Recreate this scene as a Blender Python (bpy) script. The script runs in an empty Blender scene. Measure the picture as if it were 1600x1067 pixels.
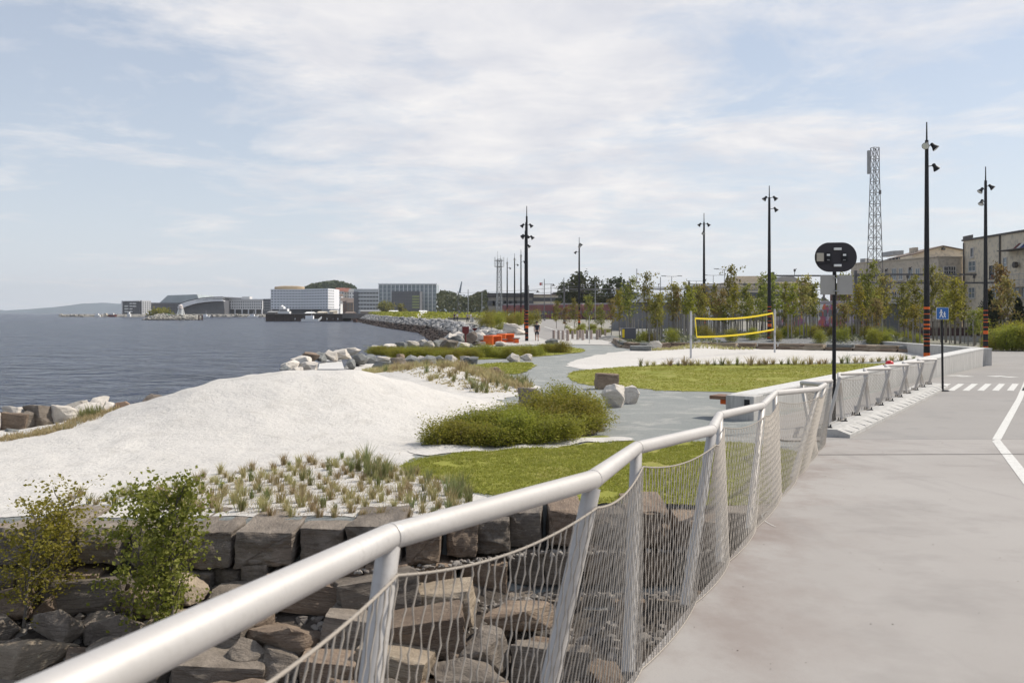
import bpy, bmesh, math, random
import numpy as np
from mathutils import Vector, Matrix, noise
SC = bpy.context.scene
COL = SC.collection
F, HZ, ZC = 1500.0, 488.0, 2.6
R = math.radians
rnd = random.Random(7)
rng = np.random.default_rng(11)

# ---- survey helpers: turn a sighting into a point on the ground, or at a known distance
def G(px, py, z=0.0):
    Y = F * (ZC - z) / (py - HZ)
    return ((px - 800) / F * Y, Y)
def A(px, py, Y):
    return Vector(((px - 800) / F * Y, Y, ZC - (py - HZ) * Y / F))
def SX(px, Y): return (px - 800) / F * Y
def SZ(py, Y): return ZC - (py - HZ) * Y / F

WL = {}
def tag(o, label=None, cat=None, group=None, kind=None):
    if label: o['label'] = label
    if cat: o['category'] = cat
    if group: o['group'] = group
    if kind: o['kind'] = kind
    return o
def thing(name, label, cat, loc=(0, 0, 0), rz=0, group=None):
    o = bpy.data.objects.new(name, None); COL.objects.link(o)
    o.empty_display_size = .2
    o.location = loc; o.rotation_euler = (0, 0, rz)
    WL[o.name] = Vector(loc)
    return tag(o, label, cat, group)
def copy_tree(o, parent=None):
    c = o.copy(); COL.objects.link(c); c.parent = parent
    for ch in list(o.children): copy_tree(ch, c)
    return c
def mesh_obj(name, me, mat=None, parent=None):
    o = bpy.data.objects.new(name, me); COL.objects.link(o)
    if mat is not None:
        for m in (mat if isinstance(mat, (list, tuple)) else [mat]): me.materials.append(m)
    if parent is not None:
        o.parent = parent; WL[o.name] = WL.get(parent.name, Vector((0, 0, 0)))
    return o

class MB:
    def __init__(s): s.v = []; s.f = []; s.m = []
    def add(s, vs, fs, mi=0):
        o = len(s.v); s.v += [tuple(v) for v in vs]
        s.f += [tuple(i + o for i in f) for f in fs]; s.m += [mi] * len(fs)
        return s
    def box(s, a, b, mi=0, mtx=None):
        x0, y0, z0 = a; x1, y1, z1 = b
        vs = [(x0, y0, z0), (x1, y0, z0), (x1, y1, z0), (x0, y1, z0), (x0, y0, z1), (x1, y0, z1), (x1, y1, z1), (x0, y1, z1)]
        if mtx is not None: vs = [mtx @ Vector(v) for v in vs]
        return s.add(vs, [(0, 3, 2, 1), (4, 5, 6, 7), (0, 1, 5, 4), (1, 2, 6, 5), (2, 3, 7, 6), (3, 0, 4, 7)], mi)
    def bbox(s, a, b, bev=.02, mi=0, mtx=None):          # box with chamfered edges
        bm = bmesh.new(); bmesh.ops.create_cube(bm, size=1)
        ca = [(a[i] + b[i]) / 2 for i in range(3)]; d = [b[i] - a[i] for i in range(3)]
        for v in bm.verts: v.co = Vector([ca[i] + v.co[i] * d[i] for i in range(3)])
        bmesh.ops.bevel(bm, geom=list(bm.edges), offset=bev, segments=2, affect='EDGES', profile=.5)
        if mtx is not None: bm.transform(mtx)
        bm.verts.index_update()
        s.add([v.co.copy() for v in bm.verts], [[v.index for v in f.verts] for f in bm.faces], mi); bm.free()
        return s
    def tube(s, pts, r, n=8, cap=True, mi=0):
        pts = [Vector(p) for p in pts]; k = len(pts)
        rs = r if isinstance(r, (list, tuple)) else [r] * k
        t0 = (pts[1] - pts[0]).normalized()
        up = Vector((0, 0, 1)) if abs(t0.z) < .9 else Vector((0, 1, 0))
        vs = []; u = None
        for i, p in enumerate(pts):
            if i == 0: t = pts[1] - pts[0]
            elif i == k - 1: t = pts[-1] - pts[-2]
            else: t = (pts[i + 1] - pts[i]).normalized() + (pts[i] - pts[i - 1]).normalized()
            t = t.normalized() if t.length > 1e-9 else t0
            u = (up - t * up.dot(t)).normalized() if u is None else (u - t * u.dot(t)).normalized()
            w = t.cross(u); sc = 1.0
            if 0 < i < k - 1:
                c = (pts[i + 1] - pts[i]).normalized().dot(t); sc = 1 / max(c, .6)
            for j in range(n):
                a = 2 * math.pi * j / n
                vs.append(p + (u * math.cos(a) + w * math.sin(a)) * rs[i] * sc)
        fs = []
        for i in range(k - 1):
            for j in range(n):
                fs.append((i * n + j, i * n + (j + 1) % n, (i + 1) * n + (j + 1) % n, (i + 1) * n + j))
        if cap: fs += [tuple(range(n))[::-1], tuple(range((k - 1) * n, k * n))]
        return s.add(vs, fs, mi)
    def lathe(s, prof, n=16, c=(0, 0, 0), mi=0, mtx=None):
        vs = []; fs = []
        for r, z in prof:
            for j in range(n):
                a = 2 * math.pi * j / n
                vs.append(Vector((r * math.cos(a), r * math.sin(a), z)))
        for i in range(len(prof) - 1):
            for j in range(n):
                fs.append((i * n + j, i * n + (j + 1) % n, (i + 1) * n + (j + 1) % n, (i + 1) * n + j))
        fs += [tuple(range(n))[::-1], tuple(range((len(prof) - 1) * n, len(prof) * n))]
        if mtx is not None: vs = [mtx @ v for v in vs]
        return s.add([v + Vector(c) for v in vs], fs, mi)
    def prism(s, poly, e, mi=0):                            # planar loop extruded by vector e
        n = len(poly); p = [Vector(q) for q in poly]; e = Vector(e)
        vs = p + [q + e for q in p]
        fs = [tuple(range(n))[::-1], tuple(range(n, 2 * n))] + [(i, (i + 1) % n, n + (i + 1) % n, n + i) for i in range(n)]
        return s.add(vs, fs, mi)
    def quad(s, a, b, c, d, mi=0): return s.add([a, b, c, d], [(0, 1, 2, 3)], mi)
    def mesh(s, name, off=Vector((0, 0, 0)), smooth=False):
        me = bpy.data.meshes.new(name)
        me.from_pydata([(v[0] - off[0], v[1] - off[1], v[2] - off[2]) for v in s.v], [], s.f)
        if any(s.m): me.polygons.foreach_set('material_index', s.m)
        if smooth:
            me.polygons.foreach_set('use_smooth', [True] * len(s.f))
            try: me.set_sharp_from_angle(angle=R(40))
            except Exception: pass
        me.update()
        bm = bmesh.new(); bm.from_mesh(me); bmesh.ops.recalc_face_normals(bm, faces=bm.faces); bm.to_mesh(me); bm.free()
        return me
    def build(s, name, mat, parent=None, smooth=False, world=True):
        if parent is not None:
            off = WL.get(parent.name, Vector((0, 0, 0))) if world else Vector((0, 0, 0))
            return mesh_obj(name, s.mesh(name, off, smooth), mat, parent)
        a = np.array(s.v); lo = a.min(0); hi = a.max(0)
        off = Vector(((lo[0] + hi[0]) / 2, (lo[1] + hi[1]) / 2, lo[2])) if world else Vector((0, 0, 0))
        o = mesh_obj(name, s.mesh(name, off, smooth), mat); o.location = off; WL[o.name] = off
        return o
def arr_mesh(name, V, Fc, smooth=False):
    me = bpy.data.meshes.new(name); me.from_pydata(np.asarray(V).tolist(), [], np.asarray(Fc).tolist())
    if smooth: me.polygons.foreach_set('use_smooth', [True] * len(me.polygons))
    me.update(); return me

# ---- materials
def nt(name):
    m = bpy.data.materials.new(name); m.use_nodes = True
    t = m.node_tree; return m, t, t.nodes, t.links, t.nodes['Principled BSDF']
def mixc(N, L, fac, a, b, mode='MIX'):
    n = N.new('ShaderNodeMix'); n.data_type = 'RGBA'; n.blend_type = mode
    for sock, v in ((n.inputs[0], fac), (n.inputs[6], a), (n.inputs[7], b)):
        if isinstance(v, (int, float)): sock.default_value = v
        elif isinstance(v, tuple): sock.default_value = (*v[:3], 1)
        else: L.new(v, sock)
    return n.outputs[2]
def math_(N, L, op, a, b=0.0, c=None, clamp=False):
    n = N.new('ShaderNodeMath'); n.operation = op; n.use_clamp = clamp
    for i, v in enumerate((a, b) if c is None else (a, b, c)):
        if isinstance(v, (int, float)): n.inputs[i].default_value = v
        else: L.new(v, n.inputs[i])
    return n.outputs[0]
def ramp(N, L, x, lo, hi):
    n = N.new('ShaderNodeMapRange'); n.inputs[1].default_value = lo; n.inputs[2].default_value = hi
    L.new(x, n.inputs[0]); return n.outputs[0]
def tex(N, L, vec, scale, detail=5, rough=.55, dist=0.0):
    n = N.new('ShaderNodeTexNoise'); n.inputs['Scale'].default_value = scale
    n.inputs['Detail'].default_value = detail; n.inputs['Roughness'].default_value = rough
    n.inputs['Distortion'].default_value = dist; L.new(vec, n.inputs['Vector']); return n.outputs['Fac']
def coord(N, L, kind='Object', st=(1, 1, 1)):
    c = N.new('ShaderNodeTexCoord'); v = c.outputs[kind]
    if kind == 'World': v = None
    if st != (1, 1, 1):
        m = N.new('ShaderNodeMapping'); m.inputs['Scale'].default_value = st; L.new(v, m.inputs['Vector']); v = m.outputs[0]
    return v
def bump(N, L, p, h, strength, dist=.02):
    b = N.new('ShaderNodeBump'); b.inputs['Strength'].default_value = strength; b.inputs['Distance'].default_value = dist
    L.new(h, b.inputs['Height']); L.new(b.outputs[0], p.inputs['Normal'])
def M(name, c, c2=None, sc=6, rough=.75, metal=0, bp=0, bsc=40, bd=.01, var=0, st=(1, 1, 1), c3=None, sc3=60, spec=.4, lo=.35, hi=.65):
    m, t, N, L, p = nt(name); v = coord(N, L, 'Object', st)
    col = c
    if c2 is not None: col = mixc(N, L, ramp(N, L, tex(N, L, v, sc), lo, hi), c, c2)
    if c3 is not None: col = mixc(N, L, ramp(N, L, tex(N, L, v, sc3, 3), .5, .68), col if not isinstance(col, tuple) else col, c3)
    if var:
        oi = N.new('ShaderNodeObjectInfo'); h = N.new('ShaderNodeHueSaturation')
        L.new(math_(N, L, 'MULTIPLY_ADD', oi.outputs['Random'], 2 * var, 1 - var), h.inputs['Value'])
        if isinstance(col, tuple): h.inputs['Color'].default_value = (*col, 1)
        else: L.new(col, h.inputs['Color'])
        col = h.outputs[0]
    if isinstance(col, tuple): p.inputs['Base Color'].default_value = (*col, 1)
    else: L.new(col, p.inputs['Base Color'])
    p.inputs['Roughness'].default_value = rough; p.inputs['Metallic'].default_value = metal
    p.inputs['Specular IOR Level'].default_value = spec
    if bp: bump(N, L, p, tex(N, L, v, bsc, 6, .6), bp, bd)
    return m
def leaf_mat(name, cols, var=.15, trans=.35, sc=.6):
    m, t, N, L, p = nt(name); v = coord(N, L)
    g = N.new('ShaderNodeNewGeometry'); rp = g.outputs['Random Per Island']
    a = mixc(N, L, rp, cols[0], cols[1])
    if len(cols) > 2: a = mixc(N, L, ramp(N, L, rp, .78, .84), a, cols[2])
    a = mixc(N, L, ramp(N, L, tex(N, L, v, sc, 2), .35, .7), a, cols[1])
    oi = N.new('ShaderNodeObjectInfo'); h = N.new('ShaderNodeHueSaturation')
    L.new(math_(N, L, 'MULTIPLY_ADD', oi.outputs['Random'], 2 * var, 1 - var), h.inputs['Value']); L.new(a, h.inputs['Color'])
    L.new(math_(N, L, 'MULTIPLY_ADD', oi.outputs['Random'], .05, .475), h.inputs['Hue'])
    L.new(h.outputs[0], p.inputs['Base Color']); p.inputs['Roughness'].default_value = .55; p.inputs['Specular IOR Level'].default_value = .25
    tr = N.new('ShaderNodeBsdfTranslucent'); L.new(h.outputs[0], tr.inputs['Color'])
    mx = N.new('ShaderNodeMixShader'); mx.inputs[0].default_value = trans
    L.new(p.outputs[0], mx.inputs[1]); L.new(tr.outputs[0], mx.inputs[2])
    L.new(mx.outputs[0], N['Material Output'].inputs['Surface'])
    return m

# ---- camera
cam = bpy.data.cameras.new('camera'); camo = bpy.data.objects.new('camera', cam); COL.objects.link(camo)
camo.location = (0, 0, ZC); camo.rotation_euler = (R(90), 0, 0)
cam.sensor_width = 36; cam.lens = 36 * F / 1600; cam.shift_y = -(533.5 - HZ) / 1600
cam.clip_start = .05; cam.clip_end = 30000
cam.dof.use_dof = True; cam.dof.focus_distance = 24; cam.dof.aperture_fstop = 7
SC.camera = camo

# ---- light and sky
SUN = Vector((.86, .36, .95)).normalized()
sl = bpy.data.lights.new('sun', 'SUN'); sl.energy = 4.4; sl.angle = R(.6); sl.color = (1, .93, .82)
so = bpy.data.objects.new('sun', sl); COL.objects.link(so); so.rotation_euler = SUN.to_track_quat('Z', 'Y').to_euler()
W = bpy.data.worlds.new('World'); SC.world = W; W.use_nodes = True
N, L = W.node_tree.nodes, W.node_tree.links
bg = N['Background']; bg.inputs['Strength'].default_value = .104
sky = N.new('ShaderNodeTexSky'); sky.sky_type = 'NISHITA'; sky.sun_disc = False
sky.sun_elevation = math.asin(SUN.z); sky.sun_rotation = math.atan2(SUN.x, SUN.y); sky.air_density = 1.0; sky.dust_density = .8; sky.altitude = 0
tc = N.new('ShaderNodeTexCoord'); sp = N.new('ShaderNodeSeparateXYZ'); L.new(tc.outputs['Generated'], sp.inputs[0])
zz = math_(N, L, 'MAXIMUM', sp.outputs[2], 0.0)
den = math_(N, L, 'ADD', zz, .10)
cx = N.new('ShaderNodeCombineXYZ')
L.new(math_(N, L, 'DIVIDE', sp.outputs[0], den), cx.inputs[0]); L.new(math_(N, L, 'DIVIDE', sp.outputs[1], den), cx.inputs[1])
mp = N.new('ShaderNodeMapping'); mp.inputs['Location'].default_value = (3.1, 1.7, 0); mp.inputs['Rotation'].default_value = (0, 0, R(-14)); mp.inputs['Scale'].default_value = (.85, .85, 1)
L.new(cx.outputs[0], mp.inputs['Vector'])
def blob(d, k):      # weather: more cloud about direction d
    d = Vector(d).normalized(); dn = N.new('ShaderNodeVectorMath'); dn.operation = 'DISTANCE'
    L.new(tc.outputs['Generated'], dn.inputs[0]); dn.inputs[1].default_value = d
    return math_(N, L, 'POWER', 2.718, math_(N, L, 'MULTIPLY', math_(N, L, 'MULTIPLY', dn.outputs['Value'], dn.outputs['Value']), -k))
n1 = tex(N, L, mp.outputs[0], 1.5, 9, .62, .5)
n2 = tex(N, L, mp.outputs[0], 6.0, 8, .65, .2)
dens = math_(N, L, 'ADD', n1, math_(N, L, 'MULTIPLY', math_(N, L, 'SUBTRACT', n2, .5), .28))
for d, k, a in (((-.10, 1, .29), 22, .20), ((.10, 1, .20), 30, .17), ((.42, 1, .28), 40, .14), ((-.33, 1, .25), 40, .06), ((-.5, 1, .19), 40, -.10), ((.42, 1, .17), 30, -.08), ((-.24, 1, .19), 60, -.05)):
    dens = math_(N, L, 'ADD', dens, math_(N, L, 'MULTIPLY', blob(d, k), a))
cl = ramp(N, L, dens, .48, .73)
veil = mixc(N, L, .45, sky.outputs[0], (6.1, 6.6, 7.6))
hzn = math_(N, L, 'POWER', 2.718, math_(N, L, 'MULTIPLY', zz, -7.5))
veil = mixc(N, L, math_(N, L, 'MULTIPLY', hzn, .85), veil, (7.2, 7.7, 8.5))
shade = ramp(N, L, tex(N, L, mp.outputs[0], 2.6, 5, .6, .3), .35, .7)
cc = mixc(N, L, shade, (6.7, 6.75, 7.2), (9.0, 8.7, 8.5))
L.new(mixc(N, L, math_(N, L, 'MULTIPLY', cl, .9), veil, cc), bg.inputs['Color'])
SC.view_settings.view_transform = 'Standard'; SC.view_settings.look = 'None'; SC.view_settings.exposure = .10
SC.view_settings.gamma = 1; SC.view_settings.use_curve_mapping = False
SC.cycles.max_bounces = 5; SC.cycles.diffuse_bounces = 2; SC.cycles.glossy_bounces = 2; SC.cycles.transmission_bounces = 3
SC.cycles.volume_bounces = 0; SC.cycles.transparent_max_bounces = 4

# ---- palette
conc = M('pale_concrete', (.50, .485, .46), (.42, .41, .39), 3, .85, bp=.15, bsc=60, c3=(.36, .35, .33), sc3=9)
galv = M('galvanised_steel', (.48, .455, .43), (.53, .505, .48), 3, .52, .28, bp=.04, bsc=60, c3=(.48, .455, .43), sc3=50)
wire = M('steel_wire', (.34, .30, .255), None, rough=.65, metal=.1)
black = M('black_paint', (.012, .012, .014), (.02, .02, .023), 9, .5, spec=.25)
orange = M('orange_paint', (.75, .13, .012), (.62, .10, .01), 4, .5)
maroon = M('maroon_paint', (.16, .02, .018), (.12, .016, .015), 5, .5)
white = M('white_paint', (.78, .78, .76), (.70, .70, .68), 3, .6)
yellow = M('yellow_webbing', (.80, .60, .02), None, rough=.6)
grey = M('grey_panel', (.30, .30, .30), (.34, .34, .34), 2, .6)
dgrey = M('dark_grey_panel', (.06, .065, .075), (.09, .09, .10), 1, .5)
glass = M('window_glass', (.03, .035, .045), (.05, .055, .065), .3, .12, spec=.7)
pglass = M('pale_window_glass', (.16, .20, .22), (.26, .30, .32), .3, .15, spec=.7)
bark = M('bark', (.10, .085, .07), (.16, .14, .12), 14, .9, bp=.5, bsc=30)
stake_m = M('weathered_wood', (.30, .28, .25), (.20, .185, .165), 9, .9, st=(4, 4, .6), var=.2)
# ---- terrain
SHY = [18, 19.5, 20.3, 21.6, 25, 30, 38, 50, 62, 70, 80, 95, 112, 128, 154, 192, 236, 267, 324, 410, 615, 760]
SHX = [-70, -40, -16, -10.5, -8.0, -7.4, -7.8, -9.4, -7.0, -5.2, -4.8, -5.4, -7.5, -9.6, -12.7, -17.9, -28.4, -35.6, -47.5, -65, -105, -132]
def smooth(a, b, x):
    t = np.clip((x - a) / (b - a), 0, 1); return t * t * (3 - 2 * t)
def yw(X): return np.interp(X, [-20, -1.3, .4, 12], [11.4, 11.45, 12.3, 12.4])
def vnoise(X, Y, s, seed=0):
    X = np.asarray(X, float) * s + seed * 17.3; Y = np.asarray(Y, float) * s + seed * 5.1
    xi = np.floor(X); yi = np.floor(Y); fx = X - xi; fy = Y - yi
    fx = fx * fx * (3 - 2 * fx); fy = fy * fy * (3 - 2 * fy)
    def h(i, j):
        a = np.sin(i * 127.1 + j * 311.7 + seed) * 43758.5453; return a - np.floor(a)
    return (h(xi, yi) * (1 - fx) + h(xi + 1, yi) * fx) * (1 - fy) + (h(xi, yi + 1) * (1 - fx) + h(xi + 1, yi + 1) * fx) * fy
DX = [-13, -10.6, -9.6, -8.2, -6.9, -5.4, -3.8, -2.6, -1.6, -.6, .6]
DZ = [0, .06, .22, .66, 1.04, 1.2, 1.13, .82, .50, .18, 0]
def H(X, Y):
    X = np.asarray(X, float); Y = np.asarray(Y, float)
    land = np.interp(Y, [80, 112, 154, 361, 700], [0, .3, .6, 1.1, 1.4])
    cz = np.interp(X, DX, DZ); yc = np.interp(X, [-11, -5, 0], [21.6, 23.2, 25.5])
    d = Y - yc
    z = land + cz * np.exp(-(d / np.where(d < 0, 3.6, 2.2)) ** 2)
    z = z + .55 * np.exp(-((X + 2.9) / 2.3) ** 2 - ((Y - 36.5) / 4.5) ** 2)
    z = z + .5 * smooth(67, 73, Y + np.clip(16 - X, 0, 8) * .6) * smooth(11, 14, X) * smooth(32, 28, X) * (Y < 110)
    z = z + np.where(Y < 70, .05 * (vnoise(X, Y, .7, 3) - .5) + .02 * (vnoise(X, Y, 2.1, 4) - .5), 0)
    # small ripples and footprints left in the sand
    z = z + np.where((Y < 34) & (X < 2), .045 * (vnoise(X, Y, 2.2, 6) - .5) + .03 * (vnoise(X, Y, 4.6, 7) - .5), 0) * smooth(12, 14, Y)
    sx = np.interp(Y, SHY, SHX); dd = X - sx
    dd = np.where(Y < 25, dd * .35, dd)
    band = np.interp(Y, [60, 100], [2.2, 4]); off = np.interp(Y, [60, 100], [1.2, 0])
    t = np.clip(1 - (dd + off) / band, 0, 2.2)
    z = z * (1 - np.clip(t, 0, 1)) + t * -1.5
    w = yw(X) - Y
    low = -.62 - .36 * np.clip(w, 0, 12)
    low = low - .25 * smooth(-1.5, 1.0, X)
    z = np.where(w > -.45, low, z)
    return z
def grid_obj(name, xs, ys, mat, skip=None):
    XX, YY = np.meshgrid(xs, ys, indexing='ij'); ZZ = H(XX, YY)
    V = np.stack([XX, YY, ZZ], -1).reshape(-1, 3); nx, ny = len(xs), len(ys); Fc = []
    for i in range(nx - 1):
        for j in range(ny - 1):
            if skip and skip(xs[i], xs[i + 1], ys[j], ys[j + 1]): continue
            a = i * ny + j; Fc.append((a, a + ny, a + ny + 1, a + 1))
    o = mesh_obj(name, arr_mesh(name, V, Fc, True), mat); tag(o, kind='structure'); return o

def ground_mat(name, a, b, c, sc1, sc2, bp, bsc, bd=.02, rough=.95, grain=None, gsc=90):
    m, t, N, L, p = nt(name); v = coord(N, L)
    col = mixc(N, L, ramp(N, L, tex(N, L, v, sc1, 6, .6, .4), .35, .68), a, b)
    col = mixc(N, L, ramp(N, L, tex(N, L, v, sc2, 5, .65), .52, .75), col, c)
    if grain: col = mixc(N, L, ramp(N, L, tex(N, L, v, gsc, 2, .7), .55, .72), col, grain)
    L.new(col, p.inputs['Base Color']); p.inputs['Roughness'].default_value = rough; p.inputs['Specular IOR Level'].default_value = .2
    bump(N, L, p, tex(N, L, v, bsc, 8, .7), bp, bd)
    return m
gravel_m = ground_mat('blue_grey_gravel', (.245, .258, .25), (.31, .318, .305), (.44, .43, .40), .35, .9, .9, 30, .03, grain=(.20, .22, .22), gsc=26)
sand_m = ground_mat('white_sand', (.565, .54, .505), (.62, .595, .56), (.49, .465, .43), .25, 2.2, .9, 7, .05, grain=(.46, .44, .415), gsc=18)
lawn_m = ground_mat('lawn_soil', (.195, .205, .03), (.29, .285, .06), (.36, .30, .12), .45, .9, .25, 28, .03, grain=(.07, .10, .012), gsc=30)
soil_m = ground_mat('dark_mulch', (.16, .12, .09), (.24, .19, .15), (.33, .28, .23), 1.2, 4, 1, 20, .04, grain=(.09, .07, .05), gsc=30)
asph_m = ground_mat('pale_asphalt', (.29, .274, .258), (.33, .312, .295), (.26, .25, .24), .22, .7, .35, 140, .008, .88, grain=(.24, .23, .225), gsc=110)
prom_m = ground_mat('promenade_gravel', (.44, .425, .40), (.50, .48, .45), (.40, .39, .37), .1, .5, .5, 30, .02)
far_m = ground_mat('yard_ground', (.26, .25, .22), (.32, .30, .26), (.15, .17, .07), .02, .06, .4, 4, .05)
bank_m = ground_mat('dark_bank_soil', (.07, .058, .048), (.12, .10, .085), (.18, .16, .14), 2, 6, 1, 14, .06, grain=(.04, .034, .03), gsc=12)
stone_bed_m = ground_mat('crushed_stone', (.16, .165, .165), (.30, .30, .30), (.42, .42, .42), 3, 7, 1, 9, .12, grain=(.08, .085, .085), gsc=8)

# deck (a gentle ramp rising towards the camera)
def zdeck(Y):
    s = 19.6 - Y
    return .05 * s if s > 1.2 else (.05 / 4.8) * (s + 1.2) ** 2 if s > -1.2 else 0.0
def zdeck_(Y): return zdeck(Y) + .03
def XB(Y): return .63 + (Y - 4.95) * .396
grid_obj('ground', np.arange(-18, 34.01, .25), np.arange(4, 80.01, .25), gravel_m)
def _sk(x0, x1, y0, y1): return x0 > -18.01 and x1 < 34.01 and y1 < 80.01
grid_obj('terrain', np.concatenate([np.arange(-150, -18, 3), np.arange(-18, 34.1, 2), np.arange(38, 700, 12)]), np.concatenate([np.arange(4, 80.1, 4), np.arange(83, 200, 3), np.arange(206, 780, 8)]), far_m, _sk)

def sdf(poly, X, Y):
    P = np.array(poly, float); d = np.full(X.shape, 1e9); ins = np.zeros(X.shape, bool); n = len(P)
    for i in range(n):
        a = P[i]; b = P[(i + 1) % n]; e = b - a; L2 = e @ e
        t = np.clip(((X - a[0]) * e[0] + (Y - a[1]) * e[1]) / L2, 0, 1)
        d = np.minimum(d, (X - a[0] - t * e[0]) ** 2 + (Y - a[1] - t * e[1]) ** 2)
        c = (a[1] > Y) != (b[1] > Y)
        with np.errstate(divide='ignore', invalid='ignore'):
            xi = (b[0] - a[0]) * (Y - a[1]) / (b[1] - a[1]) + a[0]
        ins ^= c & (X < xi)
    d = np.sqrt(d); return np.where(ins, -d, d)
def spl(poly, k=3):       # Chaikin rounding of a closed outline
    for _ in range(k):
        q = []
        for i in range(len(poly)):
            a, b = poly[i], poly[(i + 1) % len(poly)]
            q += [(.75 * a[0] + .25 * b[0], .75 * a[1] + .25 * b[1]), (.25 * a[0] + .75 * b[0], .25 * a[1] + .75 * b[1])]
        poly = q
    return poly
def inside(poly, x, y): return sdf(poly, np.array([x]), np.array([y]))[0] < 0
def sheet(name, poly, dz, mat, cell=.25, rag=.12, rs=2.0, k=2, kind='structure', zf=None):
    poly = spl(poly, k) if k else poly
    P = np.array(poly); lo = np.floor((P.min(0) - .5) / .25) * .25; hi = P.max(0) + .5
    xs = np.arange(lo[0], hi[0] + cell, cell); ys = np.arange(lo[1], hi[1] + cell, cell)
    XX, YY = np.meshgrid(xs, ys, indexing='ij')
    fl = sdf(poly, XX, YY) + rag * 2 * (vnoise(XX, YY, rs, 9) - .5) + rag * (vnoise(XX, YY, rs * 2.7, 12) - .5)
    hz = (zf or H)(XX, YY) + dz
    nx, ny = XX.shape; V = []; Fc = []; key = {}
    def vert(i, j):
        k_ = (i, j)
        if k_ not in key: key[k_] = len(V); V.append((XX[i, j], YY[i, j], hz[i, j]))
        return key[k_]
    def cut(a, b):
        k_ = (a, b) if a < b else (b, a)
        if k_ not in key:
            a, b = k_; fa, fb = fl[a], fl[b]; t = fa / (fa - fb)
            key[k_] = len(V)
            V.append((XX[a] + t * (XX[b] - XX[a]), YY[a] + t * (YY[b] - YY[a]), hz[a] + t * (hz[b] - hz[a])))
        return key[k_]
    for i in range(nx - 1):
        for j in range(ny - 1):
            q = [(i, j), (i + 1, j), (i + 1, j + 1), (i, j + 1)]; s = [fl[c] < 0 for c in q]
            if not any(s): continue
            if all(s): Fc.append([vert(*c) for c in q]); continue
            for tr in ((q[0], q[1], q[2]), (q[0], q[2], q[3])):
                o = []
                for a_ in range(3):
                    a, b = tr[a_], tr[(a_ + 1) % 3]; ia, ib = fl[a] < 0, fl[b] < 0
                    if ia: o.append(vert(*a))
                    if ia != ib: o.append(cut(a, b))
                if len(o) > 2: Fc.append(o)
    me = bpy.data.meshes.new(name); me.from_pydata(V, [], Fc); me.polygons.foreach_set('use_smooth', [True] * len(Fc)); me.update()
    o = mesh_obj(name, me, mat); tag(o, kind=kind); return o
g = lambda *ps: [G(*p) for p in ps]
sand_poly = [(-17.5, 12.1), (-17.5, 20.6), (-10.6, 21.9), (-8.2, 25), (-7.4, 30), (-7.6, 38), (-8.4, 47)] + g((560, 567), (640, 571), (690, 573), (735, 588), (800, 596), (845, 604), (835, 613), (800, 622), (775, 629), (800, 640), (720, 660), (664, 692), (646, 712), (634, 736), (690, 754), (740, 772), (800, 786)) + [(.5, 13.0), (-.3, 12.4), (-1.3, 12.1)]
sheet('sand', sand_poly, .010, sand_m, .125, .10, 2.2, 1)
sheet('sand_strip', g((640, 704), (700, 698), (800, 696), (900, 688), (985, 681), (1000, 688), (900, 696), (800, 704), (700, 710), (648, 716)), .020, sand_m, .125, .10, 3, 2)
volley_poly = g((885, 568), (930, 554), (1000, 546), (1080, 543), (1210, 546), (1330, 549), (1440, 551), (1455, 556), (1400, 564), (1250, 568), (1050, 568), (1000, 574), (930, 579), (888, 575))
sheet('volleyball_sand', volley_poly, .010, sand_m, .5, .2, .8, 2)
near_lawn = g((626, 736), (660, 717), (760, 707), (880, 698), (960, 691), (1010, 691), (1100, 692), (1190, 697), (1262, 712)) + [(5.0, 15.6), (4.2, 13.4), (3.4, 12.95)] + g((1000, 790), (880, 790), (800, 778), (740, 767), (690, 751))
sheet('lawn', near_lawn, .015, lawn_m, .125, .10, 2.5, 1)
up_lawn = g((884, 588), (902, 580), (960, 574), (1040, 570), (1200, 569), (1360, 569), (1440, 566)) + [(17.2, 40.2), (8.4, 28.3)] + g((1160, 612), (1040, 612), (1000, 606), (930, 603), (900, 598))
sheet('lawn', up_lawn, .014, lawn_m, .25, .16, 1.2, 2)
mid_lawn = g((690, 576), (740, 570), (830, 566), (838, 572), (818, 585), (780, 592), (720, 587))
sheet('lawn', mid_lawn, .03, lawn_m, .25, .15, 1.2, 2)
hedge_lawn = g((570, 562), (620, 548), (690, 545), (800, 542), (880, 541), (925, 548), (880, 555), (780, 561), (690, 566))
sheet('lawn', hedge_lawn, .026, lawn_m, .25, .15, 1.2, 2)
_g = bpy.data.objects['ground'].data; _a = np.empty(len(_g.vertices) * 3); _g.vertices.foreach_get('co', _a); _a = _a.reshape(-1, 3)
_l = np.zeros(len(_a))
for _p in (sand_poly, near_lawn, up_lawn, mid_lawn, hedge_lawn, volley_poly): _l = np.maximum(_l, smooth(.40, .85, -sdf(_p, _a[:, 0], _a[:, 1])))
_a[:, 2] -= .10 * _l; _g.vertices.foreach_set('co', _a.ravel()); _g.update()
sheet('lawn', g((830, 690), (940, 681), (962, 684), (930, 690), (860, 696), (815, 697)), .016, lawn_m, .125, .08, 3, 2)
shrub_poly = g((660, 690), (740, 675), (850, 655), (930, 645), (948, 662), (930, 682), (830, 694), (740, 700), (668, 700))
sheet('mulch', shrub_poly, .013, soil_m, .125, .12, 2.5, 2)
LW0, LW1 = (5.55, 23.2), (22.6, 46.0)      # the long low wall
asph_poly = [(5.3, 19.2), (6.4, 23.4), (14.6, 34.9), (22.9, 46.2), (24.5, 52), (29, 62), (33.5, 66), (45, 58), (60, 50), (60, 16), (12, 19.2)]
sheet('asphalt_path', asph_poly, .024, asph_m, .5, .0, 1, 0, zf=lambda X, Y: np.where(Y < 80, 0.02 + 0 * X, 0))
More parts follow.
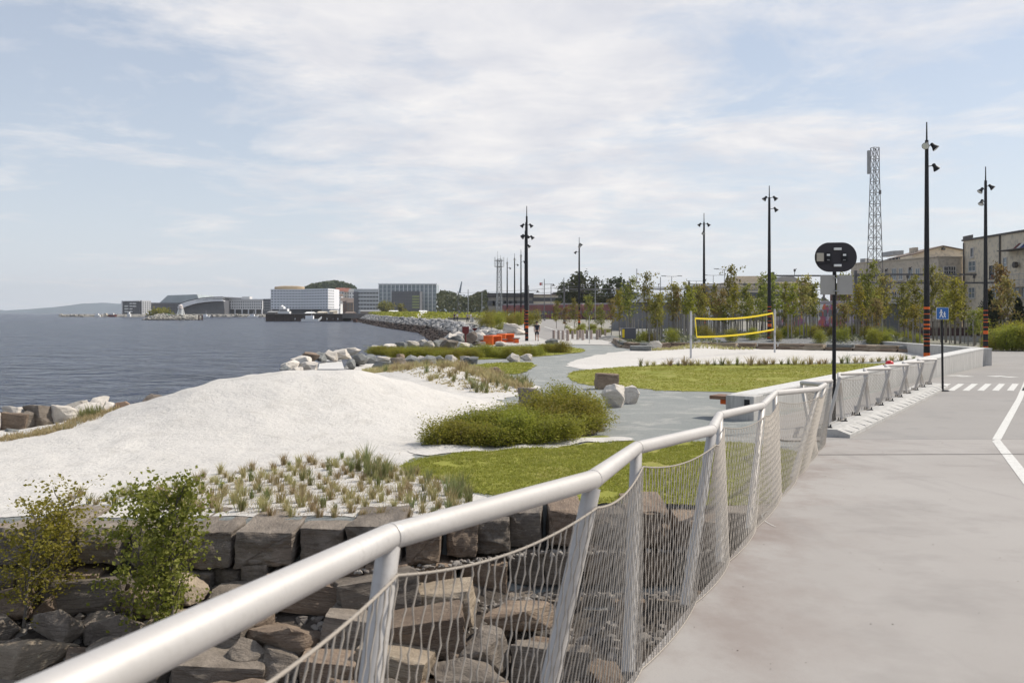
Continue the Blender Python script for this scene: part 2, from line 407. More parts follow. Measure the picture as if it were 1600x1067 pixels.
sheet('bank', [(-17.5, 4.5), (6, 4.5), (6, 11.75), (-17.5, 11.75)], .03, bank_m, .25, 0, 1, 0)
sheet('promenade', g((705, 545), (760, 541), (880, 538), (1000, 541), (1000, 533), (930, 526), (880, 512), (845, 503), (800, 512), (770, 518), (720, 520)), .03, prom_m, .5, .25, .5, 1, zf=lambda X, Y: H(X, Y))
sheet('bicycle_path', [G(895, 533), G(842, 533), G(832, 520), G(850, 511), G(838, 503), G(860, 503), G(880, 511)], .045, asph_m, .5, .0, .5, 1)
sheet('planting_bed', [(9.5, 71), (14, 69.5), (20, 68), (26, 62), (31, 64), (33.5, 72), (33.5, 100), (20, 108), (7, 98)], .03, stone_bed_m, .5, .3, .5, 1)

# concrete ramp deck of the footpath
deck_m = ground_mat('brushed_concrete', (.325, .302, .283), (.37, .348, .328), (.27, .25, .235), .28, .75, .25, 160, .006, .85, grain=(.30, .285, .275), gsc=120)
mb = MB(); ys = [-7 + i * .33 for i in range(int((19.25 + 7) / .33) + 1)] + [19.22]
nx = 14
for y in ys:
    for i in range(nx + 1): mb.v.append((XB(y) + .02 + i * .62, y, zdeck_(y)))
for j in range(len(ys) - 1):
    for i in range(nx):
        a = j * (nx + 1) + i; mb.f.append((a, a + 1, a + nx + 2, a + nx + 1)); mb.m.append(0)
for j in range(len(ys) - 1):                       # fascia towards the water and the far end
    a, b = mb.v[j * (nx + 1)], mb.v[(j + 1) * (nx + 1)]
    mb.quad((a[0], a[1], a[2] - .35), (b[0], b[1], b[2] - .35), b, a, 1)
tag(mb.build('path_deck', [deck_m, conc], world=False), kind='structure')
joint_m = M('joint_rubber', (.05, .045, .045), (.09, .08, .08), 20, .8)
mb = MB()
for y0, x1, w in ((16.15, 14.5, .05), (19.235, 16.5, .02)):
    x0 = XB(y0) + .05
    mb.add([(x0, y0, zdeck_(y0) + .004), (x1, y0 + (.25 if w > .03 else 0), zdeck_(y0) + .004), (x1, y0 + w + (.25 if w > .03 else 0), zdeck_(y0 + w) + .004), (x0, y0 + w, zdeck_(y0 + w) + .004)], [(0, 1, 2, 3)])
tag(mb.build('expansion_joint', joint_m), kind='structure')

# painted markings
paint = M('marking_paint', (.66, .65, .62), (.58, .57, .54), 6, .8, c3=(.42, .41, .39), sc3=35)
# dirt washed along the net, and tyre scuffs, as stains of their own shape on the deck
t_ = deck_m.node_tree; N, L = t_.nodes, t_.links; p_ = N['Principled BSDF']; base_ = p_.inputs['Base Color'].links[0].from_socket
v_ = coord(N, L); sx_ = N.new('ShaderNodeSeparateXYZ'); L.new(v_, sx_.inputs[0])
dist_ = math_(N, L, 'SUBTRACT', sx_.outputs[0], math_(N, L, 'MULTIPLY_ADD', sx_.outputs[1], .396, -1.33))
m_ = math_(N, L, 'MULTIPLY', ramp(N, L, dist_, 1.5, .0), ramp(N, L, tex(N, L, coord(N, L, 'Object', (1, .6, 1)), .9, 6, .65), .46, .66))
c_ = mixc(N, L, math_(N, L, 'MULTIPLY', m_, .75), base_, (.21, .165, .145))
st_ = ramp(N, L, tex(N, L, coord(N, L, 'Object', (1.6, .18, 1)), 1.6, 5, .6), .56, .72)
c_ = mixc(N, L, math_(N, L, 'MULTIPLY', st_, .35), c_, (.24, .225, .215)); L.new(c_, p_.inputs['Base Color'])
def strip(pts, w, name='path_marking', z=.03, zf=None):
    mb = MB(); ps = [Vector((p[0], p[1])) for p in pts]; Ls = []
    for i, p in enumerate(ps):
        t = (ps[min(i + 1, len(ps) - 1)] - ps[max(i - 1, 0)]).normalized(); n = Vector((-t.y, t.x))
        Ls.append((p + n * w / 2, p - n * w / 2))
    for i in range(len(Ls) - 1):
        q = [Ls[i][0], Ls[i][1], Ls[i + 1][1], Ls[i + 1][0]]
        mb.add([(c.x, c.y, (zf(c.y) if zf else .044) + .005) for c in q], [(0, 1, 2, 3)])
    return tag(mb.build(name, paint), kind='structure')
def interp_pts(a, b, n): return [(a[0] + (b[0] - a[0]) * i / n, a[1] + (b[1] - a[1]) * i / n) for i in range(n + 1)]
zl = lambda y: zdeck_(y) if y < 19.2 else .044
strip(interp_pts((6.6, 12.2), (9.68, 19.22), 8), .16, zf=zl)
strip(interp_pts((9.72, 19.26), (14.9, 28.2), 6) + [(19.2, 35.8)], .16, zf=zl)
strip([(31, 41), (34, 49), (34.5, 55), (33, 60), (30, 63.5)], .14)
for k in range(11):
    a = G(1478 - 62 + k * 23.2, 612.5); b = (a[0] + 1.75, a[1] + 3.0)
    strip([a, b], .20)
for (px, py, w) in ((1497, 589, .7), (1507, 590, .6), (1562, 590, .7), (1578, 591, .5)):
    a = G(px, py); strip([(a[0] - w / 2, a[1]), (a[0] + w / 2, a[1] + .2)], .5)
strip([G(861, 531), G(885, 528)], .25, zf=lambda y: .06); strip([G(885, 526), G(850, 516)], .2, zf=lambda y: float(H(0, y)) + .06)

# water, hills
m, t, N, L, p = nt('sea_water'); v = coord(N, L)
mpp = N.new('ShaderNodeMapping'); mpp.inputs['Scale'].default_value = (.8, 1, 1); mpp.inputs['Rotation'].default_value = (0, 0, R(24)); L.new(v, mpp.inputs['Vector']); v2 = mpp.outputs[0]
w1 = tex(N, L, v2, .85, 4, .6, 1.2); w2 = tex(N, L, v2, .2, 3, .55, 1.0)
hh = math_(N, L, 'ADD', w1, math_(N, L, 'MULTIPLY', w2, 2.6))
col = mixc(N, L, ramp(N, L, tex(N, L, v2, .25, 7, .7), .3, .7), (.020, .030, .062), (.052, .070, .125))
L.new(col, p.inputs['Base Color']); p.inputs['Roughness'].default_value = .18; p.inputs['IOR'].default_value = 1.33; p.inputs['Specular IOR Level'].default_value = .2
bump(N, L, p, hh, 1.0, 2.6)
water_m = m
# chalk scuffs on the deck
def ring(cx_, cy_, a_, b_, a0, a1): return [(cx_ + a_ * math.cos(t_), cy_ + b_ * math.sin(t_)) for t_ in np.linspace(a0, a1, 22)]
strip(ring(3.0, 9.4, .5, .9, 2.2, 3.4), .008, 'chalk_mark', zf=zdeck_)
mb = MB()
for _ in range(300):      # grit, twigs and leaf crumbs
    y = rng.uniform(3.5, 30); x = XB(min(y, 19.5)) + .06 + abs(rng.normal(0, 1.6 if y < 19 else 4)) + max(0, y - 19.5) * .6; s_ = rng.uniform(.002, .0065) * (1 + y * .03); a_ = rng.uniform(0, 6.28); z_ = (zdeck_(y) if y < 19.2 else .044) + .001
    c_, d_ = math.cos(a_) * s_, math.sin(a_) * s_; mb.add([(x - c_, y - d_, z_), (x + d_ * .5, y - c_ * .5, z_), (x + c_, y + d_, z_ + s_ * .3), (x - d_ * .5, y + c_ * .5, z_ + s_ * .5)], [(0, 1, 2), (0, 2, 3)])
tag(mb.build('grit', bark, world=False), kind='stuff')
mb = MB(); mb.quad((-6500, -40, -1.5), (2800, -40, -1.5), (2800, 7700, -1.5), (-6500, 7700, -1.5)); tag(mb.build('sea', water_m, world=False), kind='structure')
hill_m = M('haze_blue_slope', (.05, .085, .12), (.08, .115, .15), .006, .95, bp=.6, bsc=.02, bd=8)  # forest slopes with the blue of distant haze put into their colour
def ridge(name, prof, Y, depth, seed):
    mb = MB(); n = 80; k = 8
    pxs = np.linspace(prof[0][0], prof[-1][0], n); pys = np.interp(pxs, [p[0] for p in prof], [p[1] for p in prof])
    for i in range(n):
        for j in range(k + 1):
            t = j / k; yy = Y + depth * (t - .0); top = max(0.5, SZ(pys[i], Y + depth * .5) + 1.5)
            hgt = top * math.sin(math.pi * min(1, t * .5 / .5) * .999) if False else top * (1 - (2 * t - 1) ** 2)
            hgt *= 1 + .14 * (float(vnoise(i * .35, j * 1.3, 1, seed)) - .5)
            mb.v.append((SX(pxs[i], Y + depth * .5), yy, -1.6 + hgt))
    for i in range(n - 1):
        for j in range(k):
            a = i * (k + 1) + j; mb.f.append((a, a + k + 1, a + k + 2, a + 1)); mb.m.append(0)
    return tag(mb.build(name, hill_m, smooth=True, world=False), kind='structure')
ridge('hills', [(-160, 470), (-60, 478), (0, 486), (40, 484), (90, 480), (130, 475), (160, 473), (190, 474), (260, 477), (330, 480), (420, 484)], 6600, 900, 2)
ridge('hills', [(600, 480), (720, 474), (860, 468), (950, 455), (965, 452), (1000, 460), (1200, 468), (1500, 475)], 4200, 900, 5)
# ---- railings
def railing(name, label, V, B, base_y_off, net_r, spacing, group=None, kerb=None):
    root = thing(name, label, 'railing', B[0] if isinstance(B[0], tuple) else tuple(B[0]))
    V = [Vector(v) for v in V]; B = [Vector(b) for b in B]
    mb = MB(); mb.tube(V, .038, 20)
    h = mb.build('handrail', galv, root, True)
    for i, v in enumerate(V[1:-1], 1):        # weld collars at the kinks
        c = MB(); t = (V[i + 1] - v).normalized()
        c.tube([v + t * .012, v + t * .03], .0402, 20); c.build('weld_seam', galv, h, True)
    for v, b in zip(V, B):
        mb = MB(); top = v - Vector((0, 0, .03)); mb.tube([b, b.lerp(top, .5), top], [.037, .036, .035], 14)
        p = mb.build('post', galv, root, True)
        q = MB(); q.bbox((b.x - .09, b.y - .09, b.z - .005), (b.x + .09, b.y + .09, b.z + .018), .004)
        if kerb:
            for sx in (-.06, .06):
                for sy in (-.06, .06): q.lathe([(.016, 0), (.016, .05), (.008, .06)], 6, (b.x + sx, b.y + sy, b.z + .018))
        if kerb: q.build('base_plate', black, p)
    tops, bots = [], []
    for i in range(len(V) - 1):
        a, b = V[i], V[i + 1]; a2, b2 = B[i], B[i + 1]; Ls = (b2 - a2).length
        n = max(4, int(Ls / spacing))
        out = Vector((.92, -.37, 0)) * .045
        for k in range(n + (1 if i == len(V) - 2 else 0)):
            u = k / n; s = 4 * u * (1 - u)
            ta = a.lerp(a2, .09); tb = b.lerp(b2, .09)
            tp = ta.lerp(tb, u) + out - Vector((0, 0, .055 * s))
            bt = (a2.lerp(b2, u)) + out * 1.6 + Vector(((.03 if not kerb else .02) * s, (-.012 if not kerb else -.01) * s, .03 if not kerb else .07))
            tops.append(tp); bots.append(bt)
    mb = MB(); mb.tube(tops, net_r * 2.0, 8)
    # rope wrap beads along the border cable
    for p_ in tops: mb.lathe([(net_r * 1.2, -.006), (net_r * 3.0, 0), (net_r * 1.2, .006)], 6, p_)
    net = mb.build('net', wire, root, True); net.name = 'net_cable'
    mb = MB(); mb.tube(bots, net_r * 1.7, 6); mb.build('net_cable', wire, root, True)
    mb = MB(); nr = 16
    for i, (tp, bt) in enumerate(zip(tops, bots)):
        j = min(i + 1, len(tops) - 1); i0 = max(i - 1, 0)
        tg = (tops[j] - tops[i0]); tg = tg.normalized()
        pts, rs = [], []
        for k in range(2 * nr + 1):
            v = k / (2 * nr); bul = .035 * math.sin(math.pi * v)
            p = tp.lerp(bt, v) + Vector((.03, -.012, 0)) * bul * 20 * .05
            sg = 1 if (k // 2 + i) % 2 else -1
            p = p + tg * (sg * spacing * .15 if k % 2 else 0)
            p += Vector((rnd.uniform(-.001, .001), rnd.uniform(-.001, .001), 0))
            pts.append(p); rs.append(net_r * (1.55 if k % 2 else .95))
        mb.tube(pts, rs, 5, False)
    mb.build('net', wire, root, True)
    return root
# near railing: top vertices sighted at their known distance, feet along the deck edge
rv = [(-.55, -1.2), None]
tv = [Vector((-1.75, -1.7, 2.24)), Vector((-1.15, .15, 2.17)), A(-154, 1206, 1.0), A(607, 839, 2.85), A(925, 750, 3.8), A(994, 700, 5.6), A(1112, 672, 6.9), A(1124, 649, 8.7), A(1191, 634, 10.4), A(1211, 614, 12.4), A(1278, 608, 14.2), A(1289, 601, 16.2), A(1253, 598, 17.6), A(1299, 595, 19.0)]
fy = [-2.0, -.5, .8, 2.3, 3.55, 4.95, 6.3, 7.6, 9.1, 11.2, 13.1, 15.0, 16.7, 18.5]
bv = [Vector((XB(y) - .03, y, zdeck_(y) - .02)) for y in fy]
railing('railing', 'long zigzag tubular steel railing with wire net along the edge of the concrete path', tv, bv, 0, .0023, .050)
# kerb with the far railing
K0, K1 = Vector((6.52, 19.75, 0)), Vector((14.35, 32.6, 0))
kd = (K1 - K0).normalized(); kn = Vector((kd.y, -kd.x, 0)); KL = (K1 - K0).length
nv = 11; tv2, bv2 = [], []
for i in range(nv):
    s = .25 + (KL - .9) * i / (nv - 1); b = K0 + kd * s - kn * .10
    ln = -.20 if i % 2 else .22
    zt = 1.22 - .20 * i / (nv - 1)
    tv2.append(b + kn * ln + kd * (.55 if i % 2 else .15) + Vector((0, 0, zt))); bv2.append(b + Vector((0, 0, .2)))
railing('railing', 'far zigzag steel railing with wire net bolted onto a concrete kerb', tv2, bv2, 0, .0024, .09, kerb=True)
root = thing('concrete_kerb', 'low concrete kerb with sloping notched blocks carrying the far railing', 'kerb', tuple(K0))
mb = MB(); M4 = Matrix.Translation(K0) @ Matrix(((kd.x, -kn.x, 0, 0), (kd.y, -kn.y, 0, 0), (0, 0, 1, 0), (0, 0, 0, 1)))
for i in range(4):
    a, b = i * KL / 4, (i + 1) * KL / 4 - .015
    vs = [(a, -.42, 0), (a, .26, 0), (a, .26, .2), (a, -.16, .2), (a, -.42, .11)]
    mb.prism([M4 @ Vector(q) for q in vs], M4.to_3x3() @ Vector((b - a, 0, 0)))
mb.build('kerb_base', conc, root)
for i in range(22):
    s = .25 + i * KL / 22; w = .24
    q = [(s, -.145, .203), (s + w, -.145, .203), (s + w + .07, -.40, .137), (s + .05, -.40, .137)]
    mb = MB(); q = [M4 @ Vector(c) for c in q]
    mb.add(q + [c - Vector((0, 0, .09)) for c in q], [(0, 1, 2, 3), (0, 4, 5, 1), (1, 5, 6, 2), (2, 6, 7, 3), (3, 7, 4, 0)])
    mb.build('plinth', white if False else conc, root)

# ---- low concrete wall with the timber bench end
wd = (Vector(LW1) - Vector(LW0)).normalized(); wn = Vector((wd.y, -wd.x)); WLn = (Vector(LW1) - Vector(LW0)).length
root = thing('concrete_wall', 'long low pale concrete wall running from the bench to the path corner', 'wall', (LW0[0], LW0[1], 0))
top_m = M('wall_top_concrete', (.62, .61, .585), (.55, .54, .52), 1.5, .8, bp=.1, bsc=50, c3=(.46, .45, .43), sc3=14)
face_m = M('cast_concrete', (.50, .485, .46), (.42, .405, .385), 1.2, .85, bp=.15, bsc=30, st=(6, 6, .5), c3=(.36, .35, .33), sc3=3)
nseg = 12
for i in range(nseg):
    a = .64 + (WLn - .64) * i / nseg + .006; b = .64 + (WLn - .64) * (i + 1) / nseg - .006
    z = lambda s: .50 + .33 * s / WLn
    P = lambda s, o, zz_: (LW0[0] + wd.x * s + wn.x * o, LW0[1] + wd.y * s + wn.y * o, zz_)
    mb = MB(); q = [P(a, 0, -.1), P(b, 0, -.1), P(b, -.42, -.1), P(a, -.42, -.1)]; u = [P(a, 0, z(a)), P(b, 0, z(b)), P(b, -.42, z(b)), P(a, -.42, z(a))]
    mb.add(q + u, [(0, 1, 5, 4), (1, 2, 6, 5), (2, 3, 7, 6), (3, 0, 4, 7)]); mb.build('wall_panel', face_m, root)
mb = MB(); a, b = .64, WLn
q = [P(a, .012, z(a)), P(b, .012, z(b)), P(b, -.60, z(b)), P(a, -.60, z(a))]
mb.add([(x, y, h + .004) for x, y, h in q] + [(x, y, h + .05) for x, y, h in q], [(0, 1, 5, 4), (1, 2, 6, 5), (2, 3, 7, 6), (3, 0, 4, 7), (4, 5, 6, 7), (3, 2, 1, 0)])
mb.build('coping', top_m, root)
root = thing('concrete_wall', 'white topped concrete return wall going back from the path corner', 'wall', (22.6, 46.05, 0))
mb = MB()
q = [(22.64, 46.06), (23.02, 46.06), (27.6, 71.0), (27.2, 71.0)]; hq = (.82, .82, .40, .40)
mb.add([(x, y, -.1) for x, y in q] + [(x, y, h) for (x, y), h in zip(q, hq)], [(0, 1, 5, 4), (1, 2, 6, 5), (2, 3, 7, 6), (3, 0, 4, 7), (4, 5, 6, 7)]); mb.build('wall_panel', face_m, root)
mb = MB(); mb.prism([(x + dx, y, h + .004) for (x, y), dx, h in zip(q, (-.03, .03, .03, -.03), hq)], (0, 0, .05)); mb.build('coping', top_m, root)
root = thing('bench', 'grey concrete bench block with a cantilevered timber seat', 'bench', (5.3, 22.75, 0))
Mx = Matrix.Translation((LW0[0] + wd.x * .63, LW0[1] + wd.y * .63, 0)) @ Matrix(((wd.x, -wn.x, 0, 0), (wd.y, -wn.y, 0, 0), (0, 0, 1, 0), (0, 0, 0, 1)))
mb = MB(); mb.bbox((-.62, -.30, -.05), (-.01, .42, .58), .015, mtx=Mx); mb.build('concrete_block', face_m, root)
wood = M('seat_timber', (.16, .085, .055), (.24, .14, .09), 7, .7, st=(1, 8, 8), bp=.2, bsc=20)
for k in range(3):
    mb = MB(); mb.bbox((-.60 + k * .20, .43, .46), (-.42 + k * .20, .86, .55), .008, mtx=Mx); mb.build('seat_plank', wood, root)
mb = MB(); mb.bbox((-.5, .43, .34), (-.1, .62, .455), .01, mtx=Mx); mb.build('bracket', orange, root)
mb = MB(); mb.bbox((-.626, -.2, .33), (-.61, -.06, .5), .004, mtx=Mx); mb.build('socket_box', black, root)
red = M('red_plastic', (.55, .02, .025), None, rough=.4)
c = P(13.6, -.28, 0); zc = z(13.6) + .054
mb = MB(); mb.lathe([(.22, 0), (.22, .02), (.14, .03), (.14, .10), (.10, .15), (.03, .17)], 14, (c[0], c[1], zc))
tag(mb.build('cap', red, smooth=True), 'small red cap left on top of the low concrete wall', 'cap')

# ---- stones
def SM(name, a, b, c, var=.2):
    m, t, N, L, p = nt(name); v = coord(N, L)
    oi = N.new('ShaderNodeObjectInfo'); ad = N.new('ShaderNodeVectorMath'); ad.operation = 'ADD'; L.new(v, ad.inputs[0]); cb = N.new('ShaderNodeCombineXYZ'); L.new(math_(N, L, 'MULTIPLY', oi.outputs['Random'], 37.0), cb.inputs[0]); L.new(cb.outputs[0], ad.inputs[1]); v = ad.outputs[0]
    ms = N.new('ShaderNodeMapping'); ms.inputs['Scale'].default_value = (.7, .7, 5); L.new(v, ms.inputs['Vector'])
    strata = tex(N, L, ms.outputs[0], 2.2, 6, .65, .5); big = tex(N, L, v, 1.8, 5, .6, .4); fine = tex(N, L, v, 34, 4, .7)
    col = mixc(N, L, ramp(N, L, big, .36, .66), a, b); col = mixc(N, L, math_(N, L, 'MULTIPLY', ramp(N, L, strata, .50, .66), .7), col, c)
    col = mixc(N, L, math_(N, L, 'MULTIPLY', ramp(N, L, tex(N, L, v, 11, 4, .7), .62, .70), .55), col, tuple(min(.6, x * 1.75) for x in b))
    col = mixc(N, L, math_(N, L, 'MULTIPLY', ramp(N, L, fine, .5, .75), .45), col, tuple(x * .5 for x in a))
    h = N.new('ShaderNodeHueSaturation'); L.new(math_(N, L, 'MULTIPLY_ADD', oi.outputs['Random'], 2 * var, 1 - var), h.inputs['Value']); L.new(col, h.inputs['Color']); L.new(h.outputs[0], p.inputs['Base Color'])
    p.inputs['Roughness'].default_value = .88; p.inputs['Specular IOR Level'].default_value = .3
    hh_ = math_(N, L, 'ADD', math_(N, L, 'MULTIPLY', tex(N, L, v, 7, 7, .68), 1.0), math_(N, L, 'ADD', math_(N, L, 'MULTIPLY', strata, .9), math_(N, L, 'MULTIPLY', fine, .22)))
    bump(N, L, p, hh_, .9, .05); return m
stone_g = M('grey_stone', (.165, .14, .12), (.26, .225, .19), 1.6, .85, bp=.7, bsc=9, bd=.03, var=.22, c3=(.13, .12, .115), sc3=3.5, st=(1, 1, 2))
stone_b = M('brown_stone', (.19, .145, .11), (.29, .225, .17), 1.6, .85, bp=.7, bsc=9, bd=.03, var=.25, c3=(.14, .115, .095), sc3=3.5, st=(1, 1, 2))
stone_t = M('tan_stone', (.34, .27, .20), (.27, .21, .155), 1.6, .85, bp=.7, bsc=9, bd=.03, var=.2, c3=(.20, .155, .115), sc3=3.5, st=(1, 1, 2))
stone_p = M('pale_stone', (.50, .465, .42), (.40, .375, .345), 1.4, .85, bp=.6, bsc=10, bd=.02, var=.18, c3=(.32, .29, .26), sc3=4)
stone_o = M('rusty_stone', (.46, .30, .20), (.38, .30, .24), 1.2, .85, bp=.6, bsc=10, bd=.02, var=.1, c3=(.30, .17, .10), sc3=4)
stone_s = M('slate_stone', (.15, .165, .17), (.24, .25, .25), 1.8, .8, bp=.6, bsc=10, bd=.02, var=.2, c3=(.33, .33, .32), sc3=5)
def rock_mesh(name, seed, blocky=False, cuts=3):
    r = random.Random(seed); bm = bmesh.new()
    if blocky:
        for sx in (-1, 1):
            for sy in (-1, 1):
                for sz in (-1, 1):
                    bm.verts.new((sx * r.uniform(.86, 1), sy * r.uniform(.82, 1), sz * r.uniform(.84, 1)))
        for _ in range(4): bm.verts.new((r.uniform(-.9, .9), r.choice((-1, 1)) * r.uniform(.9, 1.06), r.uniform(-.8, .8)))
    else:
        for _ in range(17):
            p = Vector((r.gauss(0, 1), r.gauss(0, 1), r.gauss(0, 1))); p = p / max(abs(p.x), abs(p.y), abs(p.z)) * r.uniform(.75, 1)
            p *= 1 / max(.8, p.length * .8); bm.verts.new(p)
    bmesh.ops.convex_hull(bm, input=list(bm.verts))
    for v in [v for v in bm.verts if not v.link_faces]: bm.verts.remove(v)
    bmesh.ops.bevel(bm, geom=[e for e in bm.edges], offset=.028, segments=2, affect='EDGES', profile=.6, clamp_overlap=True)
    bmesh.ops.triangulate(bm, faces=bm.faces)
    for _ in range(cuts):
        es = [e for e in bm.edges if e.calc_length() > .2]
        if es: bmesh.ops.subdivide_edges(bm, edges=es, cuts=1)
        bmesh.ops.triangulate(bm, faces=[f for f in bm.faces if len(f.verts) > 3])
    bm.normal_update(); o = Vector((seed * 3.7, seed * 1.3, 0))
    for v in bm.verts:
        n = noise.fractal(v.co * 1.3 + o, 1.0, 2.0, 3) * .07 + noise.fractal(v.co * 4 + o, .9, 2.1, 3) * .035
        st = noise.noise(Vector((v.co.x * .6, v.co.y * .6, v.co.z * 7)) + o) * .022     # bedding ledges
        v.co += v.normal * (n + st)
    lo = [min(v.co[i] for v in bm.verts) for i in range(3)]; hi = [max(v.co[i] for v in bm.verts) for i in range(3)]
    for v in bm.verts:
        v.co = Vector([(v.co[i] - lo[i]) / (hi[i] - lo[i]) - (.5 if i < 2 else 0) for i in range(3)])
    me = bpy.data.meshes.new(name); bm.to_mesh(me); bm.free()
    me.polygons.foreach_set('use_smooth', [True] * len(me.polygons))
    try: me.set_sharp_from_angle(angle=R(28))
    except Exception: pass
    return me
stone_g = SM('grey_stone', (.18, .15, .122), (.275, .235, .195), (.12, .10, .082)); stone_b = SM('brown_stone', (.205, .15, .11), (.30, .23, .17), (.13, .095, .072)); stone_t = SM('tan_stone', (.33, .265, .195), (.41, .335, .25), (.21, .165, .12)); stone_p = SM('pale_stone', (.58, .53, .47), (.66, .61, .545), (.42, .375, .33), .14); stone_s = SM('slate_stone', (.17, .175, .172), (.27, .275, .265), (.12, .125, .125))
ROCKS = [rock_mesh('rock', 20 + i) for i in range(8)]; BLOCKS = [rock_mesh('block', 60 + i, True) for i in range(7)]
_rm = {}
def rock(loc, size, mat, label, group=None, name='boulder', cat='boulder', blocky=False, rz=None, tilt=.12, k=None):
    lst = BLOCKS if blocky else ROCKS; me = lst[rnd.randrange(len(lst)) if k is None else k % len(lst)]
    key = (me.name, mat.name)
    if key not in _rm: m2 = me.copy(); m2.materials.append(mat); _rm[key] = m2
    o = bpy.data.objects.new(name, _rm[key]); COL.objects.link(o)
    o.location = loc; o.scale = size
    o.rotation_euler = (rnd.uniform(-tilt, tilt), rnd.uniform(-tilt, tilt), rnd.uniform(0, 6.3) if rz is None else rz)
    return tag(o, label, cat, group)

# dry-stone retaining wall of big blocks at the head of the inlet
def course(x0, x1, ztop, h, fwd, seed, label, group, cat='stone block', dp=(.6, .85)):
    global rnd
    keep = rnd; rnd = random.Random(seed); x = x0
    while x < x1:
        w = rnd.uniform(.36, .74) if ztop > 0 else rnd.uniform(.28, .66); hh = h * rnd.uniform(.84, 1.08); yy = float(yw(x + w / 2)) - fwd + rnd.uniform(-.06, .06)
        rock((x + w / 2, yy + sum(dp) / 4 - .04, ztop - h + rnd.uniform(-.03, .02)), (w * .985, rnd.uniform(*dp), hh), rnd.choice([stone_g, stone_g, stone_b, stone_g]) if x < .3 else rnd.choice([stone_b, stone_b, stone_g]), label, group, 'stone_block', cat, True, rz=rnd.uniform(-.08, .08) + rnd.choice((0, math.pi)), tilt=.05)
        x += w
    rnd = keep
course(-8.2, 3.3, .05, .47, .05, 1, 'big rough grey block in the top course of the stone wall below the sand', 'blocks in the top course of the stone wall', dp=(1.25, 1.5))
course(-8.0, 3.4, -.40, .46, .18, 5, 'big rough block in the middle courses of the stone wall', 'blocks in the middle courses of the stone wall')
course(-2.9, 3.2, -.84, .46, .52, 9, 'big rough block in the middle courses of the stone wall', 'blocks in the middle courses of the stone wall')
course(-1.6, 2.9, -1.28, .5, .92, 13, 'lowest stepped block seen through the wire net', 'lowest stepped blocks seen through the net')
course(-1.2, 2.6, -1.74, .5, 1.35, 17, 'lowest stepped block seen through the wire net', 'lowest stepped blocks seen through the net')
course(-.6, 2.4, -2.2, .5, 1.8, 21, 'lowest stepped block seen through the wire net', 'lowest stepped blocks seen through the net')
# loose stones on the slope below it
r9 = random.Random(4)
def slope(x, y): return float(H(x, y))
for row, y in enumerate((11.0, 10.45, 9.9, 9.4, 8.9, 8.4, 7.9)):
    x = -7.6 + row * .25
    while x < (.3 - row * .12):
        w = r9.uniform(.5, 1.0); px = 800 + x / y * F
        if -60 < px < 980:
            mt = r9.choice([stone_g, stone_b, stone_t] if r9.random() < .5 else [stone_g, stone_b])
            zz_ = slope(x, y) - .12 + r9.uniform(-.05, .08)
            rock((x + w / 2, y + r9.uniform(-.12, .12), zz_), (w, r9.uniform(.45, .7), r9.uniform(.34, .5)), mt, 'rough angular stone on the bank in front of the block wall', 'loose stones on the bank below the block wall', 'boulder', 'boulder', r9.random() < .55, rz=r9.uniform(-.4, .4) + r9.choice((0, math.pi)), tilt=.16)
        x += w * .93
# small rubble between the stones
def rubble(name, pts, s0, s1, mat, kind='stuff', sq=.7):
    V, Fc = [], []
    base = []
    bmq = bmesh.new(); bmesh.ops.create_icosphere(bmq, subdivisions=1, radius=.5); bmq.verts.index_update()
    bvx = np.array([v.co[:] for v in bmq.verts]); bf = [[v.index for v in f.verts] for f in bmq.faces]; bmq.free()
    for p in pts:
        s = rng.uniform(s0, s1); q = bvx * (1 + rng.uniform(-.32, .32, (len(bvx), 1))) * np.array([s * rng.uniform(.8, 1.5), s, s * sq])
        a = rng.uniform(0, 6.28); c, d = math.cos(a), math.sin(a); q = np.stack([q[:, 0] * c - q[:, 1] * d, q[:, 0] * d + q[:, 1] * c, q[:, 2] + q[:, 0] * rng.uniform(-.35, .35)], 1) + np.array(p)
        o = len(V) and sum(map(len, base)); o = sum(len(b) for b in base)
        base.append(q); Fc += [[i + o for i in f] for f in bf]; V.append(1)
    o = mesh_obj(name, arr_mesh(name, np.concatenate(base), Fc), mat); return tag(o, kind=kind)
stone_i = None
def island_stone(name, cols, dark=None):
    m, t, N, L, p = nt(name); g_ = N.new('ShaderNodeNewGeometry'); c = mixc(N, L, g_.outputs['Random Per Island'], cols[0], cols[1])
    v = coord(N, L); c = mixc(N, L, ramp(N, L, tex(N, L, v, 2, 5), .45, .7), c, cols[2])
    if dark:
        s_ = N.new('ShaderNodeSeparateXYZ'); L.new(g_.outputs['Position'], s_.inputs[0])
        c = mixc(N, L, ramp(N, L, s_.outputs[2], dark[0], dark[1]), dark[2], c)
    L.new(c, p.inputs['Base Color']); p.inputs['Roughness'].default_value = .9; bump(N, L, p, tex(N, L, v, 12, 5), .5, .03); return m
for _ in range(90):
    y = r9.uniform(7.8, 11.0); x = r9.uniform(-7.4, 1.2); px = 800 + x / y * F
    if -50 < px < 960: rock((x, y, slope(x, y) - .06), (r9.uniform(.3, .55), r9.uniform(.3, .45), r9.uniform(.22, .36)), r9.choice([stone_g, stone_b, stone_b]), 'rough angular stone on the bank in front of the block wall', 'loose stones on the bank below the block wall', tilt=.4)
rub_m = island_stone('rubble_stone', ((.14, .12, .105), (.34, .31, .275), (.20, .175, .15)))
pts = []
for _ in range(2600):
    x, y = rng.uniform(-7.5, 2.2), rng.uniform(7.6, 11.5); pts.append((x, y, slope(x, y) + .02))
rubble('rubble', pts, .05, .17, rub_m)
pts = []
for _ in range(500):
    x = rng.uniform(-2, 2.8); st = rng.integers(0, 3); y = float(yw(x)) - (.25, .62, 1.05)[st]; pts.append((x, y + rng.uniform(-.1, .12), (-.41, -.85, -1.29)[st] + .0))
